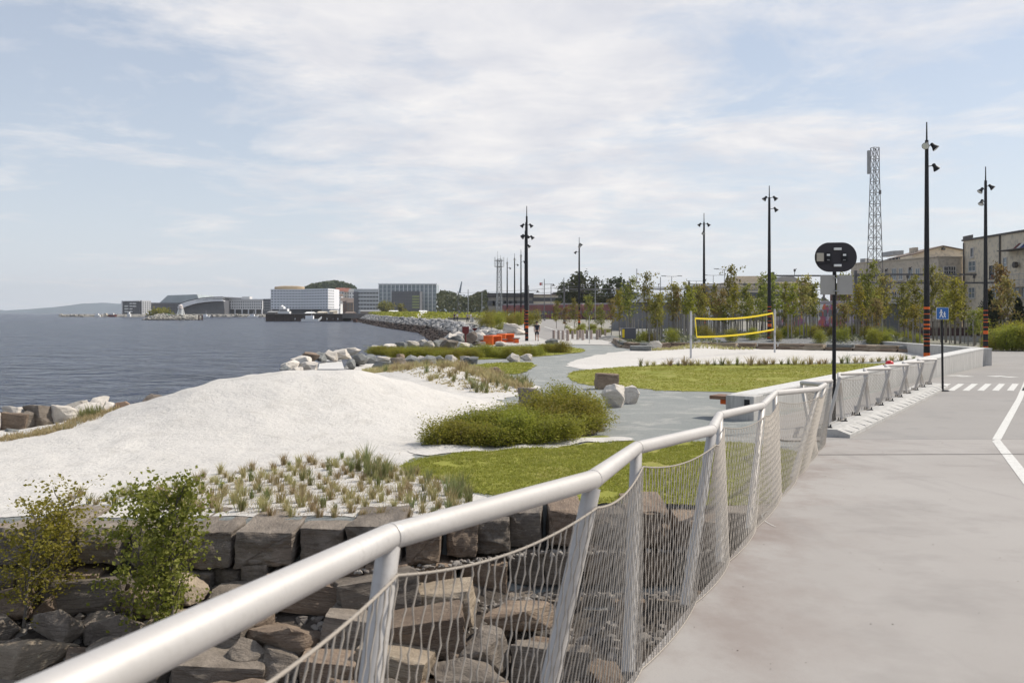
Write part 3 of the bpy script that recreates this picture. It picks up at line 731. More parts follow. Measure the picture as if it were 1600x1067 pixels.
rubble('rubble', pts, .03, .09, rub_m)

# ---- shore boulders: (px, base py, width px, height px, Y, material, label)
SB = 'pale block in the row along the left shore'; SBg = 'pale shore blocks at the left edge'
for px, py, w, h, Y, mt, lab in ((-8, 676, 34, 34, 20.6, stone_p, None), (24, 674, 54, 30, 20.9, stone_b, 'brownish flat block at the far left of the shore row'), (60, 668, 36, 28, 21.3, stone_b, None), (96, 668, 60, 38, 21.5, stone_p, 'large pale slanting block in the left shore row'), (112, 674, 40, 16, 21.2, stone_p, None), (142, 660, 66, 30, 22.0, stone_p, None), (158, 645, 34, 26, 22.6, stone_p, 'small upright pointed pale block in the shore row'), (197, 648, 52, 24, 22.6, stone_o, 'orange brown boulder in the left shore row'), (243, 636, 54, 18, 23.6, stone_g, 'flat grey slab in the shore row beside the dune'), (272, 631, 34, 14, 24.2, stone_s, None), (302, 623, 26, 10, 25.4, stone_o, None), (320, 618, 24, 8, 26.2, stone_g, None), (180, 664, 30, 15, 21.8, stone_p, None), (20, 685, 36, 14, 20.4, stone_s, None), (70, 682, 60, 12, 20.6, stone_s, None)):
    z0 = SZ(py, Y) - .12
    rock((SX(px, Y), Y, z0), (w / F * Y * .82, .6, h / F * Y * .95 + .14), mt, lab or SB, None if lab else SBg, blocky=rnd.random() < .12, rz=rnd.choice((0, math.pi)) + rnd.uniform(-.3, .3))
for k in range(22):
    px = -10 + k * 14; Y = float(np.interp(px, [0, 120, 200, 300], [20.9, 22.0, 23.0, 25.2])) + rnd.uniform(-.25, .5); w = rnd.uniform(.5, .95) * (1 if px < 230 else .6)
    rock((SX(px, Y), Y, -.12), (w, rnd.uniform(.5, .8), rnd.uniform(.42, .70) * (1 if px < 200 else .5)), rnd.choice([stone_p, stone_p, stone_p, stone_g]), SB, SBg, rz=rnd.uniform(0, 6.3), tilt=.3)
for k in range(24):       # lower outer row on the waterline
    X = -11.5 + k * .3; Y = np.interp(X, [-11.5, -8, -4.5], [22.6, 26.5, 32]) + rnd.uniform(0, .8)
    rock((X, Y, -1.0 + rnd.uniform(0, .25)), (rnd.uniform(.7, 1.2), rnd.uniform(.6, 1), rnd.uniform(.5, .8)), rnd.choice([stone_p, stone_g, stone_b]), 'half hidden stone at the waterline behind the dune', 'waterline stones behind the dune')
MB1, MB1g = 'whitish boulder in the heap on the shore behind the dune', 'whitish boulders heaped behind the dune'
for px, py, w, h, Y, mt in ((452, 579, 28, 14, 40, stone_p), (470, 572, 34, 15, 42, stone_p), (445, 582, 18, 8, 39, stone_s), (482, 579, 30, 12, 40, stone_p), (484, 562, 28, 11, 45, stone_b), (500, 563, 22, 13, 46, stone_s), (515, 561, 26, 13, 47, stone_p), (534, 559, 30, 12, 48, stone_p), (552, 553, 24, 9, 52, stone_p), (466, 583, 20, 8, 39, stone_p), (562, 568, 24, 14, 46, stone_s), (548, 574, 16, 12, 44, stone_s)):
    rock((SX(px, Y), Y, SZ(py, Y) - .1), (w / F * Y, 1.0, h / F * Y + .15), mt, MB1, MB1g, rz=rnd.choice((0, math.pi)) + rnd.uniform(-.4, .4))
rock((SX(562, 46.5), 46.5, SZ(569, 46.5) - .1), (.85, .8, .68), stone_s, 'dark slate boulder beside the white slab path', k=3)
MB2, MB2g = 'boulder in the broken row in front of the far hedge', 'boulders in the broken row in front of the far hedge'
for px, py, w, h, mt in ((580, 568, 20, 12, stone_s), (600, 574, 40, 8, stone_s), (598, 566, 26, 8, stone_p), (624, 574, 24, 14, stone_g), (640, 572, 26, 16, stone_s), (656, 570, 18, 12, stone_p), (668, 573, 26, 16, stone_s), (690, 572, 30, 10, stone_g), (687, 569, 14, 12, stone_s), (704, 568, 20, 12, stone_p), (626, 566, 14, 12, stone_b), (645, 582, 18, 8, stone_p), (735, 569, 24, 10, stone_s), (728, 566, 22, 8, stone_p)):
    x, y = G(px, py); rock((x, y, -.08), (w / F * y * 1.05, .8, h / F * y * 1.1 + .1), mt, MB2, MB2g, rz=rnd.choice((0, math.pi)) + rnd.uniform(-.3, .3))
for px, py, w, h, mt, lab in ((802, 566, 20, 13, stone_p, 'left of the pair of pale boulders on the path edge below the hedge'), (822, 564, 20, 10, stone_p, 'right of the pair of pale boulders on the path edge below the hedge'), (774, 590, 20, 15, stone_b, 'single brownish boulder on the edge of the small middle lawn'), (758, 589, 14, 7, stone_s, 'tiny slate stone left of the brownish boulder on the small lawn'), (948, 608, 34, 22, stone_b, 'square dark boulder with flat top on the edge of the upper lawn'), (961, 637, 38, 34, stone_p, 'pointed pale boulder at the right end of the shrubs'), (988, 631, 25, 26, stone_p, 'rounded pale boulder right of the pointed boulder'), (829, 640, 40, 30, stone_g, 'grey boulder half hidden behind the near shrubs'), (862, 541, 20, 11, stone_s, 'dark round boulder at the end of the far hedge'), (1024, 546, 22, 12, stone_p, 'brownish boulder lying at the back edge of the volleyball sand'), (1002, 548, 34, 7, stone_s, 'flat slab lying beside the boulder at the volleyball sand'), (783, 541, 18, 7, stone_p, 'white low boulder in front of the orange table'), (728, 543, 22, 6, stone_s, 'dark flat stone at the foot of the maroon board')):
    x, y = G(px, py); rock((x, y + .15, -.08), (w / F * y * 1.05, w / F * y * .8, h / F * y * 1.08 + .1), mt, lab, blocky=('square' in lab or 'flat slab' in lab), rz=rnd.choice((0, math.pi)) + rnd.uniform(-.25, .25), tilt=.06)
MB3, MB3g = 'pale boulder on the shore between the hedge and the water', 'pale boulders on the shore beyond the hedge'
for px, py, w, h in ((588, 549, 20, 8), (610, 548, 22, 9), (628, 546, 24, 10), (642, 545, 22, 11), (657, 543, 20, 10), (668, 546, 20, 12), (684, 545, 22, 12), (700, 547, 26, 14), (712, 541, 26, 14), (690, 540, 16, 10), (705, 534, 20, 12), (718, 530, 22, 11), (735, 534, 20, 14), (722, 544, 20, 8), (748, 531, 22, 12), (760, 528, 26, 11), (768, 524, 20, 10), (752, 541, 16, 6)):
    x, y = G(px, py); rock((x, y, -.15), (w / F * y * 1.1, 1.4, h / F * y * 1.1 + .2), rnd.choice([stone_p, stone_p, stone_g, stone_s]), MB3, MB3g, rz=rnd.choice((0, math.pi)) + rnd.uniform(-.4, .4))
for px, py, w, h in ((800, 521, 30, 14), (785, 516, 26, 8), (765, 507, 24, 6), (812, 522, 18, 8), (775, 510, 20, 6), (756, 506, 20, 5)):
    x, y = G(px, py, .3); rock((x, y, float(H(x, y)) - .1), (w / F * y, 2, h / F * y + .3), rnd.choice([stone_p, stone_g]), 'boulder in the rock garden beside the far promenade', 'boulders in the far rock garden')
# white slab path to the water
mb = MB(); P4 = [G(497, 583), G(538, 583), G(533, 566), G(501, 566)]
mb.prism([(x, y, .02) for x, y in P4], (0, 0, .16)); tag(mb.build('concrete_slab', top_m), 'white concrete slab path leading to the shore behind the dune', 'slab')
# far rock revetment, one mass
rip_m = island_stone('revetment_stone', ((.15, .15, .15), (.44, .43, .42), (.26, .25, .24)), (-.35, .1, (.045, .03, .024)))
pts = []
for _ in range(5200):
    y = 96 + 520 * rng.random() ** 2.2; sx = np.interp(y, SHY, SHX); d = rng.uniform(-.8, 4.4); pts.append((sx + d, y, float(H(sx + d, y)) + rng.uniform(.0, .25)))
rubble('rock_revetment', pts, .5, 1.25, rip_m)
# edging wall of flat stones round the planting bed
edge_pts = [G(962, 536), G(975, 543), G(990, 545)] + [(13.6, 69.4), (20.2, 66.6), (24.2, 63.8), (26.6, 61.5)]
lab, grp = 'flat dark edging stone in the low wall behind the volleyball sand', 'flat edging stones behind the volleyball sand'
for i in range(len(edge_pts) - 1):
    a, b = Vector(edge_pts[i]), Vector(edge_pts[i + 1]); ln = (b - a).length; s = 0
    while s < ln:
        w = rnd.uniform(.9, 2.0); p_ = a.lerp(b, min(1, (s + w / 2) / ln)); rz = math.atan2((b - a).y, (b - a).x)
        rock((p_.x, p_.y, -.05), (w, .8, .27), rnd.choice([stone_b, stone_t]), lab, grp, 'edging_stone', 'edging stone', True, rz=rz + rnd.choice((0, math.pi)), tilt=.02)
        rock((p_.x + .1, p_.y + .15, .20), (w * .95, .7, .22), rnd.choice([stone_t, stone_b, stone_s]), lab, grp, 'edging_stone', 'edging stone', True, rz=rz + rnd.choice((0, math.pi)), tilt=.02)
        s += w
# ---- plants
def leaf_quads(P, size, up=.35, aspect=.6, r=rng):
    P = np.asarray(P, float); n = len(P)
    nn = r.normal(size=(n, 3)); nn /= np.linalg.norm(nn, axis=1)[:, None]; nn[:, 2] += up; nn /= np.linalg.norm(nn, axis=1)[:, None]
    t = r.normal(size=(n, 3)); t -= nn * (t * nn).sum(1)[:, None]; t /= np.linalg.norm(t, axis=1)[:, None] + 1e-9
    b = np.cross(nn, t); s = (size * r.uniform(.65, 1.35, n))[:, None]
    fold = nn * s * .12
    V = np.stack([P - t * s * .5, P + b * s * aspect * .5 + fold, P + t * s * .5, P - b * s * aspect * .5 + fold], 1).reshape(-1, 3)
    i = np.arange(n)[:, None] * 4
    return V, np.concatenate([np.hstack([i, i + 1, i + 2]), np.hstack([i, i + 2, i + 3])])
def foliage_mesh(name, P, size, **k):
    V, Fc = leaf_quads(P, size, **k); return arr_mesh(name, V, Fc)
L_birch = leaf_mat('birch_leaf', ((.125, .155, .024), (.235, .25, .044), (.37, .36, .10)), .1, .5, 2)
L_yellow = leaf_mat('yellow_birch_leaf', ((.17, .18, .022), (.31, .295, .038), (.40, .37, .085)), .1, .5, 2)
L_shrub = leaf_mat('willow_leaf', ((.185, .195, .02), (.30, .295, .045), (.38, .34, .07)), .14, .5, 2.5)
L_green = leaf_mat('young_leaf', ((.14, .16, .03), (.25, .25, .055), (.31, .27, .09)), .15, .5, .7)
L_olive = leaf_mat('olive_leaf', ((.20, .18, .055), (.30, .25, .085), (.30, .17, .08)), .15, .5, .7)
L_bright = leaf_mat('bright_leaf', ((.20, .20, .025), (.31, .285, .04), (.34, .31, .08)), .1, .5, .7)
L_dark = leaf_mat('dark_leaf', ((.035, .05, .016), (.075, .09, .03), (.10, .10, .035)), .12, .25, .25)
L_fir = leaf_mat('fir_needle', ((.025, .04, .018), (.05, .065, .03)), .1, .1, 1)
L_grey = leaf_mat('grey_green_leaf', ((.14, .16, .09), (.24, .25, .15)), .1, .3, 1)
L_straw = leaf_mat('straw_blade', ((.35, .285, .14), (.45, .375, .20), (.25, .26, .09)), .12, .4, 3)
L_marram = leaf_mat('marram_blade', ((.15, .18, .06), (.24, .25, .10), (.36, .30, .16)), .12, .35, 3)
L_grass = leaf_mat('lawn_blade', ((.21, .225, .026), (.32, .32, .055), (.37, .32, .10)), 0, .45, .7)

def branchy(h, rad, nb, r, lean=0.0, start=.15, sub=3, up=.55):
    """trunk and limbs: returns tube list and twig points"""
    tubes = []; tips = []
    tp = []; x = y = 0
    for i in range(7):
        t = i / 6; tp.append(Vector((x + lean * t * h, y, t * h))); x += r.uniform(-.03, .03) * h * .5; y += r.uniform(-.03, .03) * h * .5
    tubes.append((tp, [max(.004, h * .012 * (1 - .85 * i / 6)) for i in range(7)]))
    for i in range(nb):
        t = start + (1 - start) * (i + r.random()) / nb; q = t * 6; k = min(5, int(q)); p0 = tp[k].lerp(tp[k + 1], q - k)
        a = r.uniform(0, 6.28) if i else 0; a = i * 2.4 + r.uniform(-.4, .4); ln = rad * (1 - .55 * abs(t - .45) / .55) * r.uniform(.7, 1.15)
        d = Vector((math.cos(a), math.sin(a), up * r.uniform(.5, 1.6))).normalized()
        pts = [p0]; c = p0.copy()
        for s in range(3):
            d = (d + Vector((r.uniform(-.2, .2), r.uniform(-.2, .2), r.uniform(-.05, .25)))).normalized(); c = c + d * ln / 3; pts.append(c.copy())
            tips.append(c + Vector((r.gauss(0, .03), r.gauss(0, .03), 0)) * rad)
            for _ in range(sub - 1): tips.append(c + Vector((r.gauss(0, 1), r.gauss(0, 1), r.gauss(0, .8))) * rad * .22)
        tubes.append((pts, [h * .006, h * .0045, h * .003, h * .0015]))
    tips.append(tp[-1])
    return tubes, tips
def plant(name, label, cat, h, rad, nb, nleaf, lsize, lmat, seed, lean=0, start=.15, group=None, spread=.12, part='crown', stem='trunk', stem_mat=None, multi=1, sub=3, up=.55, lup=.35, aspect=.6, fill=0):
    root = thing(name, label, cat, (0, 0, 0), 0, group); r = random.Random(seed); g2 = np.random.default_rng(seed); mb = MB(); P = []
    for m_ in range(multi):
        ox = Vector((r.gauss(0, 1), r.gauss(0, 1), 0)) * rad * .35 if multi > 1 else Vector()
        hh = h * (r.uniform(.65, 1.0) if multi > 1 else 1)
        tubes, tips = branchy(hh, rad, nb, r, lean + (r.uniform(-.2, .2) if multi > 1 else 0), start, sub, up)
        for pts, rs in tubes: mb.tube([p + ox for p in pts], rs, 6, False)
        T = np.array([(t + ox)[:] for t in tips]); n = nleaf // multi
        w = g2.uniform(.3, 1.6, len(T)); w /= w.sum()
        P.append(T[g2.choice(len(T), n, p=w)] + g2.normal(size=(n, 3)) * spread * np.array([1, 1, .8]))
    P = np.concatenate(P)
    if fill:
        u = g2.normal(size=(int(nleaf * fill), 3)); u /= np.linalg.norm(u, axis=1)[:, None]; u *= g2.uniform(.55, 1.02, (len(u), 1)); lump = 1 + .22 * np.sin(u[:, :1] * 7 + seed) * np.cos(u[:, 1:2] * 6)
        P = np.concatenate([P, u * lump * np.array([rad * 1.05, rad * 1.05, h * .42]) + np.array([0, 0, h * .40])])
    P = P[P[:, 2] > .02]
    mb.build(stem, stem_mat or bark, root, True, world=False)
    mesh_obj(part, foliage_mesh(part, P, lsize, up=lup, aspect=aspect, r=g2), lmat, root)
    return root
def put(proto, loc, s=1, rz=None, label=None, group=None, first=False, sz=None):
    o = proto if first else copy_tree(proto)
    o.location = loc; o.rotation_euler = (0, 0, rnd.uniform(0, 6.28) if rz is None else rz); o.scale = (s, s, sz or s)
    if label: o['label'] = label
    if group: o['group'] = group
    return o
class Kind:                     # prototypes used once themselves, then copied with their parts
    def __init__(s, *protos): s.p = list(protos); s.used = set()
    def put(s, i, *a, **k):
        i %= len(s.p); f = i not in s.used; s.used.add(i); return put(s.p[i], *a, first=f, **k)

# two birch bushes on the bank
b1 = plant('birch_bush', 'young birch bush with thin bright leaves at the left edge of the bank', 'bush', 1.95, .80, 10, 4200, .048, L_yellow, 3, .04, .05, spread=.065, multi=5, part='foliage', stem='stem', up=1.2, aspect=.75)
put(b1, (SX(55, 10.7), 10.7, -.82), .92, 0, first=True, sz=.72)
b2 = plant('birch_bush', 'taller dense birch bush growing in front of the block wall', 'bush', 2.05, .68, 11, 5400, .050, L_birch, 8, .02, .05, spread=.06, multi=4, part='foliage', stem='stem', up=1.2, aspect=.8)
put(b2, (SX(255, 10.3), 10.3, -.86), .98, 1.1, first=True, sz=.90)

# low willow shrubs
sh = Kind(*[plant('willow_shrub', 'x', 'shrub', .80, .50, 10, 2000, .052, L_shrub, 30 + i, 0, .02, spread=.09, multi=4, part='foliage', stem='stem', up=1.4, lup=.6, aspect=.5, fill=.7) for i in range(4)])
lab, grp = 'dense olive willow shrub in the near group beside the dune', 'willow shrubs in the near group'
k = 0
pts = []
for px, py, s in ((690, 697, .85), (712, 694, .95), (736, 698, .95), (760, 696, 1.0), (785, 697, 1.05), (812, 695, 1.05), (838, 693, 1.05), (862, 690, 1.0), (884, 688, 1.1), (722, 684, 1.1), (750, 684, 1.0), (778, 682, 1.05), (806, 680, 1.15), (832, 678, 1.2), (858, 676, 1.25), (884, 674, 1.25), (908, 678, 1.1), (922, 668, 1.15), (800, 668, 1.1), (830, 664, 1.2), (858, 660, 1.25), (886, 658, 1.25), (910, 656, 1.15), (770, 672, .95), (852, 650, 1.1), (880, 648, 1.1), (905, 646, 1.05), (676, 694, .6)):
    x, y = G(px, py); sh.put(k, (x + rnd.uniform(-.1, .1), y, .0), s, label=lab, group=grp, sz=s * (rnd.uniform(.42, .56) if k % 5 else rnd.uniform(.66, .78))); k += 1
lab, grp = 'low yellowish shrub in the far hedge by the water', 'shrubs in the far hedge'
for i in range(46):
    t = i / 45; px = 582 + t * 296 + rnd.uniform(-4, 4); py = np.interp(px, [575, 640, 700, 800, 880], [560, 562, 563, 560, 552]) - rnd.uniform(0, 7) * (1 if px < 860 else .4)
    x, y = G(px, py); s = rnd.uniform(1.1, 1.5); sh.put(k, (x, y, 0), s, label=lab, group=grp, sz=s * rnd.uniform(.38, .56)); k += 1
lab, grp = 'rounded shrub on the stony bed at the right edge of the path', 'shrubs at the right end of the path'
for px, py, s in ((1545, 549, 1.2), (1558, 547, 2.0), (1570, 549, 2.2), (1584, 549, 2.4), (1598, 549, 2.4), (1612, 549, 2.2), (1576, 543, 2.4), (1592, 541, 2.6), (1608, 542, 2.4)):
    x, y = G(px, py); sh.put(k, (x, y, 0), s, label=lab, group=grp, sz=s * .8); k += 1
lab, grp = 'green shrub among the staked saplings behind the edging stones', 'shrubs among the saplings'
for i in range(54):
    px = rnd.choice((rnd.uniform(1225, 1400), rnd.uniform(985, 1450), rnd.uniform(870, 960))); y = rnd.uniform(70, 84) if px > 980 else rnd.uniform(100, 135); s = rnd.uniform(.8, 1.25)
    sh.put(k, (SX(px, y), y, float(H(SX(px, y), y)) * (px > 985)), s, label=lab, group=grp); k += 1
for i in range(14):
    px = rnd.uniform(755, 835); y = rnd.uniform(110, 175); s = rnd.uniform(1.6, 2.6); x = SX(px, y)
    if 818 < px and y < 130: continue
    sh.put(k, (x, y, float(H(x, y))), s, label='shrub in the rock garden beside the far promenade', group='shrubs in the far rock garden'); k += 1
# grey-green ground cover in the bed, one mass
P = []
for _ in range(5200):
    px = rng.uniform(968, 1440); y = rng.uniform(70, 92); x = SX(px, y)
    if vnoise(x, y, .22, 21) > .42: P.append((x, y, float(H(x, y)) + rng.uniform(.05, .55) * vnoise(x, y, .5, 8)))
o = mesh_obj('ground_cover', foliage_mesh('ground_cover', P, .32), L_grey); tag(o, kind='stuff')

# ---- saplings and stakes
sap_proto = {}
for nm, mt, ns in (('green', L_green, 4), ('olive', L_olive, 3), ('bright', L_bright, 2)):
    sap_proto[nm] = Kind(*[plant('young_tree', 'x', 'tree', 4.6, .95, 13, 680, .22, mt, 100 + ord(nm[0]) * 3 + i, (-.04, .05, .02, -.02)[i], .34, spread=.17, sub=2) for i in range(ns)])
stk = None
def stakes(x, y, zb, n=3):
    global stk
    for i in range(n):
        a = 2 * math.pi * i / n + 1.0; 
        if stk is None:
            mb = MB(); mb.tube([(0, 0, -.1), (.008, .004, 1.0), (.01, 0, 1.95)], .045, 8); stk = mb.mesh('tree_stake', smooth=True); stk.materials.append(stake_m)
        o = bpy.data.objects.new('tree_stake', stk); COL.objects.link(o); o.location = (x + .42 * math.cos(a), y + .42 * math.sin(a), zb); o.rotation_euler = (rnd.uniform(-.03, .03), rnd.uniform(-.03, .03), 0)
        tag(o, 'round grey wooden stake beside a young tree in the stony bed', 'stake', 'tree stakes in the planting bed')
desc = {'green': 'slender green sapling', 'olive': 'slender olive and rust leaved sapling', 'bright': 'bright yellow green young tree'}
TR = [(985, 440, 92, 'green'), (1010, 431, 96, 'green'), (1030, 462, 84, 'bright'), (1057, 455, 86, 'olive'), (1072, 446, 84, 'green'), (1095, 452, 82, 'green'), (1112, 450, 88, 'green'), (1128, 458, 80, 'olive'), (1141, 421, 92, 'green'), (1150, 452, 86, 'bright'), (1168, 448, 80, 'green'), (1190, 434, 82, 'green'), (1204, 436, 78, 'green'), (1225, 446, 84, 'green'), (1240, 448, 80, 'bright'), (1258, 436, 76, 'olive'), (1272, 446, 82, 'green'), (1318, 434, 80, 'green'), (1340, 450, 76, 'bright'), (1357, 418, 80, 'green'), (1372, 470, 74, 'olive'), (1382, 436, 84, 'olive'), (1412, 448, 80, 'green'), (1432, 436, 84, 'green'), (1428, 480, 72, 'bright'), (1458, 424, 86, 'green'), (1470, 432, 88, 'olive'), (1478, 460, 82, 'bright'), (1492, 440, 78, 'bright'), (1500, 452, 80, 'green'), (1522, 488, 74, 'green'), (1533, 486, 76, 'bright'), (1568, 420, 82, 'olive'), (1574, 440, 80, 'olive'), (968, 458, 96, 'bright'), (955, 470, 100, 'olive'), (940, 478, 98, 'green'), (921, 466, 110, 'green'), (898, 470, 116, 'green'), (870, 473, 128, 'green'), (882, 482, 120, 'olive')]
for _ in range(20): TR.append((rnd.uniform(985, 1500), rnd.uniform(444, 478), rnd.uniform(74, 94), rnd.choice(('green', 'green', 'bright', 'olive'))))
cnt = {}
for i, (px, ty, Y, kd_) in enumerate(TR):
    x = SX(px, Y); zb = float(H(x, Y)) if px > 960 else .1; hgt = SZ(ty, Y) - zb
    K = sap_proto[kd_]; c = cnt.get(kd_, 0); cnt[kd_] = c + 1
    o = K.put(c, (x, Y, zb), hgt / 4.6, label=desc[kd_] + ' in the row of staked trees along the rail yard', group=kd_ + ' saplings along the rail yard', sz=hgt / 4.6)
    w = min(1.0, max(.76, hgt / 4.6 * .9)); o.scale = (w, w, hgt / 4.6)
    if px > 975: stakes(x, Y, zb, 3 if i % 3 else 4)
for i in range(26):
    px = rnd.uniform(985, 1440); Y = rnd.uniform(74, 90); stakes(SX(px, Y), Y, float(H(SX(px, Y), Y)), 2)

# conifers by the beige building
def conifer(px, ty, Y, label, zb=0, w=1.6, seed=1):
    root = thing('fir_tree', label, 'tree', (SX(px, Y), Y, zb)); h = SZ(ty, Y) - zb; r = random.Random(seed); mb = MB(); mb.tube([(0, 0, 0), (0, 0, h * .98)], [.11, .015], 7); P = []
    for i in range(15):
        z0 = h * (.12 + .86 * i / 15); ln = w * (1 - i / 15.5)
        for j in range(9):
            a = j * .7 + i * 1.1 + r.uniform(-.2, .2); l2 = ln * r.uniform(.75, 1.1); e = Vector((math.cos(a) * l2, math.sin(a) * l2, z0 - l2 * .12))
            mb.tube([(0, 0, z0), e], [.02, .006], 4, False)
            for s in np.linspace(.15, 1, 14): P.append((e.x * s + r.gauss(0, .06), e.y * s + r.gauss(0, .06), z0 + (e.z - z0) * s + r.gauss(0, .07)))
    mb.build('trunk', bark, root, True, world=False); mesh_obj('crown', foliage_mesh('crown', P, .26, up=.6, aspect=.4), L_fir, root)
conifer(1546, 450, 84, 'dark fir tree left of the striped lamp post by the beige building', .3, 1.9, 2)
conifer(1591, 463, 90, 'small dark fir tree at the right edge in front of the beige building', .2, 1.5, 5)
conifer(1556, 470, 88, 'shorter dark fir tree behind the right lamp post', .3, 1.5, 8)

# big broadleaf trees in the rail yard
def bigtree(px, ty, Y, w, label, seed, n=2600, mt=None, ls=.8, name='broadleaf_tree'):
    h = SZ(ty, Y); r = random.Random(seed); g2 = np.random.default_rng(seed)
    root = thing(name, label, 'tree', (SX(px, Y), Y, 0)); mb = MB(); mb.tube([(0, 0, 0), (0, 0, h * .35), (.2, 0, h * .8)], [h * .035, h * .025, h * .006], 8, False)
    P = []
    for i in range(34):
        a = r.uniform(0, 6.28); t = r.uniform(.16, .95); rr = w * math.sqrt(max(0, 1 - ((t - .5) / .52) ** 2)) * r.uniform(.35, 1)
        c = np.array([math.cos(a) * rr, math.sin(a) * rr, t * h]); mb.tube([(0, 0, h * max(.15, t * .6)), tuple(c)], [h * .01, h * .003], 5, False)
        P.append(c + g2.normal(size=(n // 34, 3)) * w * .17)
    P = np.concatenate(P); P = P[P[:, 2] > .3]
    mb.build('trunk', bark, root, True, world=False); mesh_obj('crown', foliage_mesh('crown', P, ls, up=.4), mt or L_dark, root)
bigtree(910, 428, 260, 5.0, 'tall dark broadleaf tree behind the red train', 4)
bigtree(890, 438, 265, 3.6, 'dark bushy tree left of the tall tree behind the train', 41, 1600)
bigtree(932, 452, 255, 4.2, 'low dark spreading tree right of the tall tree', 42, 1700)
bigtree(963, 434, 250, 3.2, 'narrow dark tree above the grey shed roof', 43, 1500)
bigtree(978, 441, 255, 3.0, 'bushy dark tree right of the narrow tree above the shed', 44, 1500)
bigtree(602, 473, 560, 5.5, 'rounded green tree in front of the glass office', 45, 900, L_green, 1.3)
bigtree(628, 476, 540, 3.0, 'small green tree in front of the dark cube building', 46, 600, L_green, 1.2)
bigtree(252, 484, 640, 7, 'olive tree in front of the dark hall on the quay', 47, 600, L_shrub, 1.6)

# far wooded belt, one mass
P = []
for _ in range(5200):
    px = rng.uniform(683, 880) if rng.random() < .7 else rng.uniform(683, 1300); y = rng.uniform(560, 700)
    top = SZ(463 - 5 * math.sin(px * .11) - 4 * float(vnoise(px * .09, 1.0, 1, 4)) + (4 if px > 760 else 0), y); P.append((SX(px, y), y, rng.uniform(.0, 1) ** .6 * top + .5))
o = mesh_obj('distant_woods', foliage_mesh('distant_woods', P, 3.0, up=.3), L_dark); tag(o, kind='stuff')
# wooded knoll behind the hotel
kn = MB(); n = 26; Yk = 1150; prof = [(462, 462), (474, 452), (486, 444), (505, 440), (522, 438), (535, 440), (548, 444), (558, 452), (570, 462)]
P = []
for _ in range(6000):
    px = rng.uniform(462, 570); top = SZ(np.interp(px, [p[0] for p in prof], [p[1] for p in prof]), Yk); dd_ = rng.uniform(-1, 1); P.append((SX(px, Yk), Yk + 45 * dd_, top * (1 - dd_ * dd_) * .93 + rng.uniform(-1, 2.2)))
kx = np.linspace(455, 578, 40); V = []; Fc = []
for i, px in enumerate(kx):
    for j in range(11):
        t = j / 5 - 1; V.append((SX(px, Yk), Yk + 50 * t, max(-1.6, SZ(np.interp(px, [p[0] for p in prof], [p[1] for p in prof]), Yk) * (1 - t * t) * .93 - 1 if 462 <= px <= 570 else -1.6)))
for i in range(39):
    for j in range(10): a = i * 11 + j; Fc.append((a, a + 11, a + 12, a + 1))
o = mesh_obj('hill', arr_mesh('hill', V, Fc, True), hill_m); tag(o, kind='structure')
o = mesh_obj('distant_woods', foliage_mesh('distant_woods', P, 4.2, up=.3), L_dark); tag(o, kind='stuff')

# ---- beach grass tufts
def blades(n, h, spread, seed, lean=.35, w=.006):
    r = np.random.default_rng(seed); V = []; Fc = []
    for i in range(n):
        a = r.uniform(0, 6.28); rr = abs(r.normal(0, spread)); x, y = rr * math.cos(a), rr * math.sin(a); l = h * r.uniform(.45, 1.05); ln = r.uniform(.05, 1) * lean * l
        d = np.array([math.cos(a), math.sin(a)]) * ln + r.normal(0, .02, 2); s = np.array([-math.sin(a + .6), math.cos(a + .6)]) * w * r.uniform(.7, 1.3); o = len(V)
        for t, ww in ((0, 1), (.55, .8), (1, .12)):
            c = np.array([x, y]) + d * t * t; V.append((c[0] - s[0] * ww, c[1] - s[1] * ww, l * (t - .12 * t * t))); V.append((c[0] + s[0] * ww, c[1] + s[1] * ww, l * (t - .12 * t * t)))
        Fc += [(o, o + 1, o + 3, o + 2), (o + 2, o + 3, o + 5, o + 4)]
    return V, Fc
def tuft_mesh(name, n, h, sp_, seed, lean, w, mat):
    V, Fc = blades(n, h, sp_, seed, lean, w); me = bpy.data.meshes.new(name); me.from_pydata(V, [], Fc); me.materials.append(mat); return me
T_st = [tuft_mesh('grass_tuft', 70, .23, .034, 200 + i, .6, .0045, L_straw) for i in range(4)] + [tuft_mesh('grass_tuft', 60, .25, .032, 210, .5, .0045, L_marram)]
T_gr = [tuft_mesh('grass_tuft', 60, .42, .04, 220 + i, .5, .005, L_marram) for i in range(3)]
T_far = [tuft_mesh('grass_tuft', 60, .44, .07, 230 + i, .9, .011, L_straw) for i in range(3)] + [tuft_mesh('grass_tuft', 34, .5, .05, 236, .6, .011, L_marram)]
def tuft(me, x, y, s, label, group):
    o = bpy.data.objects.new('grass_tuft', me); COL.objects.link(o); o.location = (x, y, float(H(x, y)) - .0); o.rotation_euler = (0, 0, rnd.uniform(0, 6.28)); o.scale = (s, s, s * rnd.uniform(.85, 1.15))
    tag(o, label, 'grass tuft', group)
bed = g((238, 806), (240, 768), (340, 742), (440, 730), (520, 720), (600, 720), (650, 742), (735, 768), (742, 806), (600, 812), (420, 808))
lab, grp = 'dry straw tuft planted in rows on the near sand above the wall', 'straw tufts in rows on the near sand'
row = 0; y = 12.15; n_ = 0
while y < 17.2:
    x = -5.6 + (row % 2) * .15
    while x < .4:
        xx, yy = x + rnd.uniform(-.07, .07), y + rnd.uniform(-.07, .07)
        if inside(bed, xx, yy) and rnd.random() < .93:
            far_ = (yy - 12) / 5; tuft(T_st[rnd.randrange(5)], xx, yy, rnd.uniform(.72, 1.12) * (1 - .12 * far_), lab, grp); n_ += 1
        x += .285
    row += 1; y += .285
